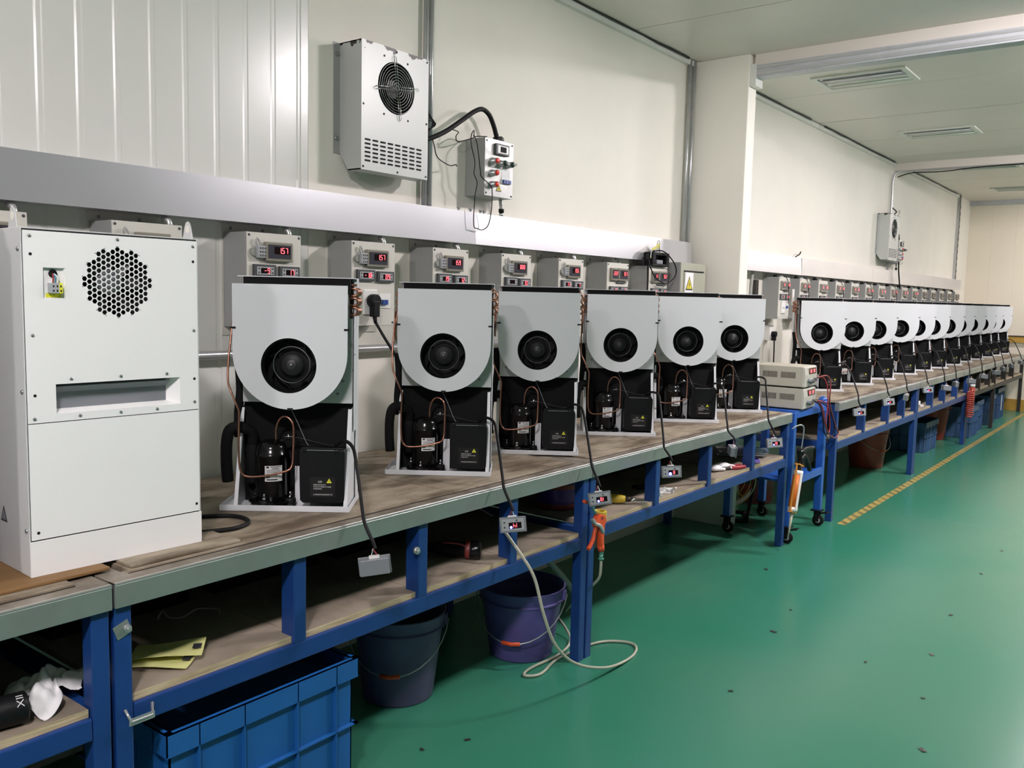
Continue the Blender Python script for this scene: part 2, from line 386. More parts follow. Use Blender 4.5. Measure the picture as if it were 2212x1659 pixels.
# profiled sheet panels on the near stretch of the left wall
prof = [(0, -0.0125), (0.0, -0.0018), (0.004, 0.0), (0.094, 0.0), (0.102, -0.0018), (0.114, -0.0018), (0.114, -0.0125)]
pm = MB().prism([(x, y) for y, x in prof], 'z', 0.0, RZ)
p0 = None
for i in range(24):
    y = 2.118-0.114*(i+1)
    if p0 is None: p0 = pm.build('wall_panel', 'sheet_grey', wl, (0, y, 0))
    else: inst(p0, wl, (0, y, 0))
MB().prism([(-0.0125, 2.118), (0.0015, 2.118), (0.0015, 2.15), (-0.0125, 2.152)], 'z', 0, RZ).build('corner_flashing', 'sheet_grey', wl)
wb = struct(MB().box(0, RX, RY1, RY1+0.2, 0, RZ+0.2).build('wall_back', 'wall_cream'), 'cream far end wall')
bp0 = None
for i in range(int(RX/0.3)):
    if bp0 is None: bp0 = MB().box(0.0004, 0.2996, RY1-0.01, RY1+0.01, 0.0, RZ).build('wall_panel', 'wall_cream', wb, (0, 0, 0))
    else: inst(bp0, wb, (0.3*i, 0, 0))
struct(MB().box(RX, RX+0.15, RY0, RY1+0.2, 0, RZ+0.2).build('wall_right', 'wall_dull'))
struct(MB().box(-0.15, RX+0.15, RY0-0.15, RY0, 0, RZ+0.2).build('wall_front', 'wall_dull'))
ce = struct(MB().box(-0.15, RX+0.15, RY0-0.15, RY1+0.2, RZ+0.012, RZ+0.2).build('ceiling', 'sheet_grey'), 'pale metal sandwich-panel ceiling')
LY = [6.17, 8.38, 10.6, 12.75]; LITY = [-2.5, -0.3, 4.1, 6.3, 8.5, 12.9]
seams = [RY0, -3.9, -2.85, -1.8, -0.75, 0.3, 1.33, 2.36, 3.39, 4.42, 5.45, 6.48, 7.5, 8.52, 9.54, 10.56, 11.58, 12.6, 13.6, RY1]
for a, b in zip(seams[:-1], seams[1:]):
    g = 0.006 if abs(b-7.5) > 0.01 else 0.014
    MB().box(0, RX, a+0.001, b-g, RZ, RZ+0.012).build('ceiling_panel', 'ceiling_sheet', ce)
pil = struct(MB().box(0, 0.38, 5.215, 5.335, 0, RZ).build('pillar', 'wall_white', bevel=0.004), 'white boxed pillar standing out from the wall')
# ceiling beams
b1 = struct(MB().box(0.3808, RX, 5.232, 5.322, 2.79, 2.862).build('trim_1', 'beam_steel'), 'galvanised steel ceiling beam from the pillar')
MB().box(0.3808, RX, 5.226, 5.23, 2.80, 2.818).build('groove_strip', 'trunk_steel', b1); MB().box(0.3808, RX, 5.226, 5.23, 2.838, 2.852).build('groove_strip', 'trunk_steel', b1)
MB().box(0.40, RX, 5.25, 5.31, 2.862, 2.93).build('web', 'ceiling_sheet', b1); MB().box(0.3808, 0.42, 5.222, 5.330, 2.74, 2.868).build('end_plate', 'sheet_grey', b1)
struct(MB().box(0.0, RX, 9.98, 10.06, 2.85, 2.93).build('trim_2', 'ceiling_sheet'), 'pale ceiling beam further back')
struct(MB().box(0.0, RX, 14.03, 14.1, 2.87, 2.93).build('trim_3', 'beam_steel'))
for i, (a, b) in enumerate([(3.0, 5.213), (5.337, 7.52), (7.53, 9.98), (10.06, 13.15)]):
    struct(MB().prism([(0, 2.895), (0.028, 2.895), (0.032, 2.925), (0, 2.925)], 'y', a, b).build('trim_%d' % (4+i), 'sheet_grey'))
    pts = []; y = a+0.1
    while y < b-0.1: pts.append((0.036+random.uniform(-0.004, 0.006), y, 2.925+random.uniform(-0.004, 0.003))); y += random.uniform(0.12, 0.3)
    o = MB().tube(pts, 0.006, 5).build('sealant', 'dark_steel', bpy.data.objects['trim_%d' % (4+i)])
struct(MB().box(0, RX, RY1-0.03, RY1-0.01, 0.0, 0.16).build('baseboard_back', 'ochre'), 'ochre yellow kick strip')
struct(MB().box(0, RX, RY1-0.05, RY1-0.01, 0.955, 1.04).build('trim_8', 'ochre'), 'ochre yellow rail on the far wall')
MB().box(0, RX, RY1-0.06, RY1-0.01, 1.04, 1.052).build('cap', 'dark_steel', bpy.data.objects['trim_8'])  # dark strip painting the shadow line on top of the rail
# tape on the floor
tp = MB().box(0, 0.055, 0, 8.0, 0.0, 0.0012).build('floor_tape', 'hazard_tape', None, (0.885, 5.8, 0.0003)); tag(tp, 'worn black and yellow hazard tape along the floor by the far benches', 'floor tape')
# recessed ceiling lamps
def ceiling_lamp(x, y, on, label, grp):
    t = thing('ceiling_light', label, 'ceiling light', (x, y, RZ), 0, grp)
    MB().box(-0.30, 0.30, -0.19, -0.165, -0.012, 0).box(-0.30, 0.30, 0.165, 0.19, -0.012, 0).box(-0.30, -0.265, -0.165, 0.165, -0.012, 0).box(0.265, 0.30, -0.165, 0.165, -0.012, 0).build('frame', 'lamp_frame', t, bevel=0.003)
    if on:
        MB().box(-0.15, 0.15, -0.08, 0.08, -0.042, -0.002).build('diffuser', 'lamp_on', t, bevel=0.006)
    else:
        MB().box(-0.265, 0.265, -0.165, 0.165, -0.003, -0.0005).build('panel', 'louvre', t)
        MB().prism([(-0.165, -0.003), (-0.165, -0.006), (-0.02, -0.0045), (-0.02, -0.003)], 'x', -0.265, 0.265).build('reflector', 'louvre', t)
        MB().prism([(0.165, -0.003), (0.165, -0.006), (0.02, -0.0045), (0.02, -0.003)], 'x', -0.265, 0.265).build('reflector', 'lamp_frame', t)
        for s in (-0.085, 0.085): MB().cyl((-0.25, s, -0.011), (0.25, s, -0.011), 0.006, 8).build('tube', 'white_plastic', t)
for i, y in enumerate(LY):
    ceiling_lamp(0.78, y, False, ['unlit recessed ceiling light just past the steel beam', 'unlit recessed ceiling light between the two ceiling beams', 'unlit recessed ceiling light just behind the pale far beam', 'small unlit ceiling light nearest the far end wall'][i], 'unlit recessed ceiling lights')
for y in LITY: ceiling_lamp(2.3, y, True, 'lit recessed ceiling light over the aisle, out of view', 'lit ceiling lights over the aisle')

# ------------------------------------------------------------------ trunking and conduits on the wall
def trunk(y0, y1, cuts, label):
    t = thing('cable_trunking', label, 'trunking', (0, y0, 1.662))
    MB().box(0.002, 0.095, 0, y1-y0, 0, 0.004).box(0.002, 0.006, 0, y1-y0, 0.004, 0.129).box(0.002, 0.086, 0, y1-y0, 0.129, 0.133).box(0.006, 0.085, 0, 0.003, 0.004, 0.129).box(0.006, 0.085, y1-y0-0.003, y1-y0, 0.004, 0.129).build('body', 'trunk_steel', t)
    e = [y0]+cuts+[y1]
    for a, b in zip(e[:-1], e[1:]):
        lean = 0.010 if (a, b) in ((3.0, 5.12), (5.42, 7.1)) else 0.004      # lids tilted back at the top to catch the lamps' highlight
        MB().prism([(0.096, -0.003), (0.1, -0.003), (0.1-lean, 0.135), (0.096-lean, 0.135)], 'y', a-y0+0.001, b-y0-0.001).build('lid', 'trunk_steel', t)
    return t
t1 = trunk(-3.0, 5.12, [-1.0, 1.0, 3.0], 'long pale steel cable trunking on the wall above the near control boxes')
t2 = trunk(5.42, 13.3, [7.1, 9.1, 11.2], 'long pale steel cable trunking on the wall above the far control boxes')
for y, x in ((2.94, 0.05), (3.02, 0.05), (3.09, 0.05), (3.115, 0.05)):
    MB().cyl((x, y+3.0, 0.135), (x, y+3.0, 0.150), 0.006, 8).cyl((x, y+3.0, 0.150), (x, y+3.0, 0.156), 0.009, 6).build('bolt', 'galv', t1)
def pipe(name, label, pts, r, m, cat='pipe', k=0, n=10):
    return tag(MB().tube(pts, r, n, smooth_path=k).build(name, m), label, cat)
pipe('conduit_pipe', 'left of two galvanised pipes rising behind the wall cooler', [(0.022, 2.750, 1.80), (0.022, 2.750, 2.93)], 0.011, 'galv')
pipe('conduit_pipe', 'right of two galvanised pipes rising behind the wall cooler', [(0.022, 2.780, 1.80), (0.022, 2.780, 2.93)], 0.011, 'galv')
pipe('conduit_pipe', 'galvanised pipe on the wall, left of the pair beside the pillar', [(0.025, 5.135, 1.6), (0.025, 5.135, 2.93)], 0.012, 'galv')
pipe('conduit_pipe', 'galvanised pipe touching the pillar corner, right of the pair', [(0.028, 5.185, 1.6), (0.028, 5.185, 2.93)], 0.014, 'galv')
pipe('conduit_pipe', 'steel pipe rising from the far wall cooler and bending under the pale beam', [(0.022, 9.895, 1.80), (0.022, 9.895, 2.6), (0.022, 9.895, 2.74), (0.05, 9.91, 2.82), (0.15, 9.95, 2.835), (0.6, 9.965, 2.84), (3.0, 9.965, 2.84)], 0.011, 'galv', k=5)
pipe('cable', 'thin dark cable sagging under the pale ceiling beam', [(0.05, 9.95, 2.78), (0.2, 9.945, 2.815), (0.5, 9.945, 2.81), (1.0, 9.945, 2.835), (2.6, 9.945, 2.836)], 0.005, 'rubber', 'cable', k=4, n=6)
pipe('wall_rail', 'horizontal steel pipe along the wall under the near control boxes', [(0.035, -2.5, 1.215), (0.035, 5.2, 1.215)], 0.015, 'galv')
st = thing('strut_channel', 'slotted steel channel standing in the far corner', 'channel', (0.0, 13.2, 1.8))
MB().box(0, 0.04, 0, 0.004, 0, 1.13).box(0, 0.04, 0.044, 0.048, 0, 1.13).box(0.036, 0.04, 0, 0.048, 0, 1.13).build('channel', 'galv', st)
for k in range(12): MB().box(0.0395, 0.041, 0.016, 0.032, 0.95-k*0.085, 0.985-k*0.085).build('slot', 'hole_black', st)

# ------------------------------------------------------------------ wall control boxes (local x = along wall, -y = into the room)
def flex(mb, pts, r, k=10, n=8):
    P = spline([Vector(p) for p in pts], k)
    return mb.tube(P, [r if i % 2 else r*0.82 for i in range(len(P))], n)
SCREW = MB().lathe([(0, -0.003), (0.003, -0.0028), (0.0042, -0.0015), (0.0045, 0)], axis=(0, 1, 0), n=10).mesh('screw', 'screw_steel')
SCREW_D = MB().lathe([(0, -0.003), (0.003, -0.0028), (0.0042, -0.0015), (0.0045, 0)], axis=(0, 1, 0), n=10).mesh('screw', 'ctrl_dark')
def screw(parent, loc, me=None, rot=None, sc=1.0, name='screw'):
    o = bpy.data.objects.new(name, me or SCREW); COL.objects.link(o); o.parent = parent; o.location = loc
    if rot: o.rotation_euler = rot
    if sc != 1.0: o.scale = (sc, sc, sc)
    return o
def temp_ctrl(t, x, z, y, w, h, txt, lit=True, dim=False):
    c = MB().box(x-w/2, x+w/2, y-0.012, y, z-h/2, z+h/2).build('temperature_controller', 'ctrl_dark', t, bevel=0.002)
    MB().box(x-w*.38, x+w*.38, y-0.0135, y-0.0118, z-h*.31, z+h*.31).build('face', 'ctrl_grey', c)
    MB().box(x-w*.21, x+w*.22, y-0.0142, y-0.0134, z-h*.22, z+h*.22).build('screen', 'screen', c)
    b = MB()
    for sx in (-.30, .31):
        for sz in (-.16, .16): b.box(x+w*sx-h*.07, x+w*sx+h*.07, y-0.0142, y-0.0134, z+h*sz-h*.07, z+h*sz+h*.07)
    b.build('buttons', 'ctrl_dark', c)
    if txt: seven(MB(), txt, x+w*.06, z, h*.38, y-0.0142).build('digits', 'digit_dim' if dim else 'digit_red', c)
def meter(t, x, z, y, w, h, txt, dx=.12, dim=False, small=False):
    c = MB().prism([(x-w/2, z-h/2), (x+w/2, z-h/2), (x+w/2, z+h/2), (x-w/2, z+h/2)], 'y', y-0.016, y).build('meter', 'meter_cover', t, bevel=0.003)
    MB().box(x-w*.42, x+w*.42, y-0.0172, y-0.0158, z-h*.36, z+h*.36).build('face', 'meter_face', c)
    MB().box(x-w*.2, x+w*.36, y-0.0180, y-0.0170, z-h*.12, z+h*.26).build('screen', 'screen', c)
    if txt: seven(MB(), txt, x+w*dx, z+h*.07, h*.27, y-0.0180).build('digits', 'digit_dim' if dim else 'digit_red', c)
BW, BH, BD, BZ = 0.225, 0.318, 0.132, 1.31
def control_box(Y, label, kind, vals, near=True, group='wall control boxes', extras=True):
    t = thing('control_box', label, 'control box', (0, Y, BZ), math.pi/2, group)
    MB().box(-0.004, BW+0.03, -0.005, 0, -0.03, BH+0.03).build('mounting_plate', 'box_beige', t)
    MB().box(0, BW, -BD, -0.005, 0, BH).build('enclosure', 'box_grey', t, bevel=0.002)
    MB().box(0.001, BW-0.001, -BD-0.003, -BD, 0.001, BH-0.001).build('front_panel', 'box_beige', t, bevel=0.001)
    y = -BD-0.003
    if near:
        for x, z in ((0.010, BH-0.010), (BW-0.010, BH-0.010), (0.010, 0.012), (BW-0.010, 0.012)): screw(t, (x, y, z), SCREW_D)
        for x in (0.03, 0.16): screw(t, (x, -0.005, BH+0.016), SCREW, sc=1.3)
    if kind == 'A':
        meter(t, 0.122, BH-0.062, y, 0.112, 0.064, vals[0])
        tb = MB().box(0.03, 0.062, y-0.022, y, BH-0.085, BH-0.045).build('terminal_block', 'ctrl_grey', t, bevel=0.002)
        MB().cyl((0.026, y-0.012, BH-0.066), (0.026, y, BH-0.066), 0.014, 14).build('cap', 'fan_grey', tb)
        sl = MB()
        for i in range(3):
            for j in range(3): sl.box(0.037+i*0.009, 0.042+i*0.009, y-0.0228, y-0.0218, BH-0.081+j*0.012, BH-0.074+j*0.012)
        sl.build('slots', 'ctrl_dark', tb)
        MB().tube([(0.036, y-0.008, BH-0.045), (0.030, y-0.012, BH-0.028), (0.036, y-0.010, BH-0.020), (0.044, y-0.010, BH-0.032), (0.05, y-0.008, BH-0.045)], 0.003, 6, smooth_path=4).build('wire', 'grey_wire', tb)
    else:
        meter(t, 0.060, BH-0.062, y, 0.070, 0.066, vals[0], dx=.05); meter(t, 0.150, BH-0.062, y, 0.100, 0.068, vals[3] if len(vals) > 3 else '1.57')
        MB().box(0.09, 0.19, y-0.01, y, BH-0.108, BH-0.100).build('strip', 'ctrl_dark', t)
    temp_ctrl(t, 0.066, BH-(0.127 if kind == 'A' else 0.148), y, 0.090, 0.042, vals[1]); temp_ctrl(t, 0.168, BH-(0.130 if kind == 'A' else 0.148), y, 0.086, 0.042, vals[2])
    if extras:
        sk = MB().box(0.055, 0.125, y-0.010, y, BH-0.275, BH-0.180).build('socket', 'white_plastic', t, bevel=0.003)
        for dx in (-0.012, 0.012): MB().box(0.09+dx-0.003, 0.09+dx+0.003, y-0.0108, y-0.0098, BH-0.24, BH-0.226).build('slot', 'hole_black', sk)
        br = MB().box(0.140, 0.200, y-0.004, y, BH-0.25, BH-0.195).build('breaker', 'white_plastic', t)
        for dx in (0.158, 0.172): MB().box(dx-0.006, dx+0.006, y-0.014, y-0.004, BH-0.237, BH-0.218).build('toggle', 'breaker_blue', br)
    return t
flexpts = lambda x: [(x, -0.055, BH-0.01), (x+0.006, -0.055, BH+0.012), (x-0.004, -0.05, BH+0.045), (x-0.014, -0.045, 0.339)]
near = [(-0.045, '1.55', '18', '16', 'near grey control box mostly hidden by the tall white cabinet, leftmost on the wall'),
        (0.414, '1.55', '18', '16', 'grey control box hidden at the left picture edge beside the white cabinet'),
        (0.870, '1.56', '17', '16', 'control box whose corner shows above the left end of the white cabinet'),
        (1.327, '', '', '', 'control box with blank meter peeking over the top of the white cabinet'),
        (1.785, '1.57', '-9', '17', 'control box reading 1.57, just right of the white cabinet above the first unit'),
        (2.244, '1.57', '-18', '09', 'control box reading 1.57 with a black plug in its socket'),
        (2.687, '1.59', '19', '12', 'control box reading 1.59 above the gap before the third unit'),
        (3.142, '0.00', '', 'EE', 'control box reading 0.00 with one blank lower display'),
        (3.595, '1.55', '11', '7', 'control box with a terminal block, last before the twin-meter boxes')]
for Y, a, b, c, lab in near:
    t = control_box(Y, lab, 'A', (a, b, c))
    flex(MB(), [(0.212, -0.085, BH-0.004), (0.212, -0.085, BH+0.008), (0.209, -0.078, BH+0.02), (0.205, -0.065, 0.340)], 0.0105, 9).build('flexible_conduit', 'flex_steel', t)
t = control_box(4.051, 'control box with twin red meters above 17 and 12, left of the black case', 'B', ('222', '17', '12', '1.57'))
flex(MB(), flexpts(0.25), 0.0105).build('flexible_conduit', 'flex_steel', t)
t = control_box(4.508, 'control box under the black carrying case, beside the tall grey cabinet', 'B', ('11', '9', '11', '1.52'))
vals2 = [('17','1','08'),('14','1','0'),('16','1','0'),('12','1','0'),('11','1','0'),('15','1','0'),('12','1','5'),('11','1','0'),('12','',''),('17','','')]
for i in range(15):
    Y = 6.528+0.4465*i
    v = vals2[i] if i < 10 else ('', '', '')
    t = control_box(Y, 'control box on the far wall, %s after the white pillar' % ORD[i], 'B', (v[0], v[1], v[2], ('1.%d' % (50+i) if i < 10 else '')), near=i < 2, group='control boxes on the far wall', extras=(i == 0))
    MB().cyl((0.075, -0.075, BH), (0.075, -0.075, BH+0.016), 0.02, 12).cyl((0.075, -0.075, BH+0.014), (0.075, -0.075, BH+0.025), 0.012, 10).build('cable_gland', 'black_plastic', t)
    MB().tube([(0.075, -0.075, BH+0.016), (0.07+0.004*random.uniform(-1, 1), -0.072, BH+0.022), (0.06, -0.066, BH+0.0245)], 0.008, 8, smooth_path=4).build('flexible_conduit', 'fan_grey', t)
    MB().sphere((0.19, -0.07, BH), 0.024, 8, (1, 1, 0.8)).build('dome_button', 'box_grey', t)
    if i in (0, 1, 3, 5, 7): MB().tube([(0.09, -0.075, BH+0.018), (0.13, -0.12, BH+0.014), (0.15, -0.148, BH-0.03), (0.155, -0.156, BH-0.12), (0.150, -0.158, BH-0.2)], 0.003, 6, smooth_path=5).build('sensor_wire', 'rubber', t)
# white handle and socket under the first far box
hs = thing('wall_socket', 'small white socket with a dark plug on the wall below the first far control box', 'socket', (0, 6.62, 1.14), math.pi/2)
MB().box(0, 0.075, -0.045, 0, 0, 0.12).build('plate', 'white_plastic', hs, bevel=0.003)
MB().cyl((0.05, -0.045, 0.05), (0.05, -0.08, 0.05), 0.022, 12).box(0.035, 0.065, -0.075, -0.05, 0.0, 0.045).build('plug', 'black_plastic', hs)
MB().tube([(0.05, -0.065, 0.0), (0.045, -0.07, -0.1), (0.02, -0.08, -0.28), (-0.02, -0.09, -0.335)], 0.005, 6, smooth_path=5).build('cord', 'rubber', hs)
pipe('handle_bar', 'short white bar handle hanging in front of the first far control box', [(0.175, 6.72, 1.42), (0.175, 6.72, 1.54)], 0.010, 'white_plastic', 'handle')
pipe('wall_cable', 'thick grey cable dropping from the trunking beside the pillar', [(0.05, 6.22, 1.665), (0.05, 6.20, 1.58), (0.06, 6.17, 1.45), (0.06, 6.17, 1.2), (0.05, 6.2, 0.84)], 0.013, 'fan_grey', 'cable', k=5)
wg = tag(MB().box(0, 0.03, 6.34, 6.39, 1.35, 1.60).build('wall_slot', 'dark_steel'), 'narrow dark vertical cover strip on the wall after the pillar', 'cover strip')
# plug in the sixth near box's socket
pg = thing('power_plug', 'black angled plug and cord in the control box socket between the first two cooling units', 'plug', (0.146, 2.335, 1.405), math.pi/2)
MB().cyl((0, 0, 0), (0, -0.03, 0.0), 0.026, 16).box(-0.016, 0.016, -0.032, -0.006, -0.06, 0).build('body', 'black_plastic', pg, bevel=0.003)
MB().cyl((0, -0.02, -0.06), (0.004, -0.02, -0.085), 0.009, 10, 0.006).build('strain_relief', 'rubber', pg)
MB().tube([(0.004, -0.02, -0.08), (0.015, -0.06, -0.14), (0.03, -0.11, -0.21), (0.03, -0.15, -0.245), (0.04, -0.17, -0.27), (0.06, -0.15, -0.35), (0.08, -0.1, -0.5), (0.1, -0.05, -0.585)], 0.0055, 8, smooth_path=5).build('cord', 'rubber', pg)

# tall grey electrical cabinet by the pillar
gc = thing('electrical_cabinet', 'grey-green electrical cabinet with warning triangle on the wall before the pillar', 'cabinet', (0, 4.77, 1.178), math.pi/2)
MB().box(0, 0.335, -0.2, 0, 0, 0.482).build('body', 'box_grey', gc, bevel=0.003)
mat('cabinet_olive', srgb(166, 167, 150), 0.45, var=0.04)
MB().box(0.002, 0.333, -0.203, -0.2, 0.002, 0.48).build('frame', 'cabinet_olive', gc)
MB().box(0.04, 0.30, -0.209, -0.203, 0.03, 0.425).build('door', 'cabinet_olive', gc, bevel=0.002)
MB().box(0.04, 0.30, -0.2095, -0.2035, 0.4275, 0.435).build('door_gap', 'hole_black', gc)
s_ = MB().box(0.05, 0.155, -0.2105, -0.209, 0.245, 0.424).build('warning_sign', 'paper_white', gc)
tri_sign(MB(), 0.1025, 0.318, 0.096, -0.2106).build('border', 'ink', s_); tri_sign(MB(), 0.1025, 0.326, 0.074, -0.2112).build('triangle', 'sign_yellow', s_)
bolt_mark(MB(), 0.1025, 0.325, 0.074, -0.2118).build('lightning_mark', 'ink', s_)
put_letters(MB(), '有电危险', 0.024, 0.062, 0.266, -0.2108, width=0.078).build('lettering', 'ink', s_)

# black carrying case with wires on top of the last near box
cs = thing('carrying_case', 'black plastic case with a handle and yellow wires on top of a control box', 'case', (0.102, 4.50, BZ+BH+0.001), math.pi/2)
MB().box(0.0, 0.2, -0.06, -0.0, 0, 0.012).box(0.0, 0.035, -0.06, -0.0, 0.012, 0.07).box(0.165, 0.2, -0.06, -0.0, 0.012, 0.07).box(0, 0.2, -0.06, -0.0, 0.06, 0.078).build('frame', 'black_plastic', cs, bevel=0.004)
MB().box(0.06, 0.13, -0.055, -0.005, 0.012, 0.035).build('lens_block', 'ctrl_mid', cs, bevel=0.003)
MB().tube([(0.0, -0.03, 0.06), (-0.03, -0.04, 0.055), (-0.035, -0.04, 0.03)], 0.008, 8, smooth_path=4).build('grip', 'rubber', cs)
for k, (c_, off) in enumerate((('yellow_wire', 0), ('yellow_wire', 0.012), ('grey_wire', -0.01))):
    MB().tube([(0.15, -0.02, 0.078), (0.12, -0.03, 0.115+off), (0.07, -0.04, 0.10+off), (0.0, -0.05, 0.085), (-0.03, -0.06, 0.04)], 0.0035, 6, smooth_path=5).build('wire', c_, cs)
MB().tube([(0.1, -0.03, 0.08), (0.10, -0.03, 0.135), (0.125, -0.03, 0.145), (0.13, -0.03, 0.08)], 0.0015, 5, smooth_path=5).build('wire', 'rubber', cs)
wlp = tag(MB().tube([(0.15, 4.47, 1.66), (0.165, 4.47, 1.615), (0.175, 4.52, 1.558), (0.18, 4.632, 1.531), (0.18, 4.735, 1.567), (0.18, 4.752, 1.622), (0.175, 4.70, 1.675), (0.17, 4.60, 1.715), (0.13, 4.55, 1.712)], 0.004, 6, smooth_path=6).build('cable', 'rubber'), 'thin black cable looping in front of the boxes under the black case', 'cable')
wl2 = tag(MB().tube([(0.145, 4.475, 1.63), (0.15, 4.47, 1.5), (0.15, 4.468, 1.25), (0.12, 4.47, 0.86)], 0.005, 6, smooth_path=5).build('cable', 'rubber'), 'black cable dropping straight down from the black case', 'cable')

# ------------------------------------------------------------------ wall coolers with their switch boxes
def wall_cooler(Y, label, far=False):
    t = thing('wall_cooler', label, 'air conditioner', (0, Y, 1.895), math.pi/2)
    W_, H_, D_ = 0.36, 0.472, 0.12
    # side profile with a cut lower rear corner, extruded along x; interior left open at the front hole by a dark fan cavity
    MB().prism([(-0.002, 0.07), (-0.05, 0.0), (-D_, 0.0), (-D_, H_), (-0.002, H_)], 'x', 0.0, 0.004).prism([(-0.002, 0.07), (-0.05, 0.0), (-D_, 0.0), (-D_, H_), (-0.002, H_)], 'x', W_-0.004, W_) \
        .box(0, W_, -D_, -0.002, H_-0.004, H_).box(0, W_, -D_, -0.05, 0, 0.004).build('casing', 'chipped_paint', t)
    MB().box(-0.03, 0.0, -0.004, 0, 0.064, H_).build('mounting_flange', 'box_grey', t)
    for z in (0.12, 0.43): screw(t, (-0.016, -0.004, z), SCREW, sc=2.2, name='flange_bolt')
    hole = arc(0.181, 0.326, 0.098, 0, 360-7.5, 47)
    MB_ = holed_plate(MB(), [(0, 0), (W_, 0), (W_, H_), (0, H_)], hole, -D_-0.003, -D_)
    MB_.build('front_panel', 'chipped_paint', t)
    MB().lathe([(0.098, 0), (0.098, 0.07), (0, 0.07)], (0.181, -D_, 0.326), (0, 1, 0), 32).build('fan_cavity', 'hole_black', t)
    MB().lathe([(0.035, 0.0), (0.035, 0.04), (0.0, 0.04)], (0.181, -D_+0.02, 0.326), (0, 1, 0), 20).lathe([(0, 0), (0.035, 0.0)], (0.181, -D_+0.02, 0.326), (0, 1, 0), 20).build('fan_hub', 'black_plastic', t)
    fb = MB()
    for k in range(5):
        a = 2*math.pi*k/5; c, s = math.cos(a), math.sin(a)
        fb.obox((0.181+c*0.062, -D_+0.04, 0.326+s*0.062), (c, 0, s), (-s*.85, .52, c*.85), (s*.52, .85, -c*.52), 0.03, 0.02, 0.0015)
    fb.build('fan_blades', 'black_plastic', t)
    yg = -D_-0.008
    g = MB()
    for i in range(9 if not far else 5):
        r = 0.094*(i+1)/(9 if not far else 5)
        g.tube([(0.181+r*math.cos(2*math.pi*k/28), yg+0.0, 0.326+r*math.sin(2*math.pi*k/28)) for k in range(28)], 0.0010, 5, closed=True)
    gd = g.build('fan_guard', 'screw_steel', t)
    for a in (8, 98, 188, 278):
        c, s = math.cos(math.radians(a)), math.sin(math.radians(a)); px, pz = -s*0.005, c*0.005
        MB().tube([(0.181+px, yg-0.002, 0.326+pz), (0.181+c*0.115+px, yg-0.002, 0.326+s*0.115+pz), (0.181+c*0.121, yg+0.002, 0.326+s*0.121), (0.181+c*0.115-px, yg-0.002, 0.326+s*0.115-pz), (0.181-px, yg-0.002, 0.326-pz)], 0.0013, 5).build('spoke', 'chrome', gd)
    sl = None
    for i in range(8):
        for j in range(6):
            x, z = 0.032+i*0.0395, 0.035+j*0.0155
            if sl is None: sl = MB().prism([(-0.0125, -0.0035), (0.0125, -0.0035), (0.0155, 0), (0.0125, 0.0035), (-0.0125, 0.0035), (-0.0155, 0)], 'y', -0.0008, 0.0).build('vent_slot', 'hole_black', t, (x, -D_-0.003, z))
            else: inst(sl, t, (x, -D_-0.003, z))
    for x, z in ((0.010, 0.24), (0.010, 0.012), (0.19, 0.010), (0.35, 0.012), (0.35, 0.22), (0.35, 0.46), (0.18, 0.462), (0.115, 0.435), (0.24, 0.43), (0.115, 0.22), (0.245, 0.215)): screw(t, (x, -D_-0.003, z), SCREW_D)
    return t
wall_cooler(2.3, 'chipped grey cooling unit with round fan guard high on the near wall')
wall_cooler(9.50, 'small grey cooling unit with round fan high on the far wall', far=True)
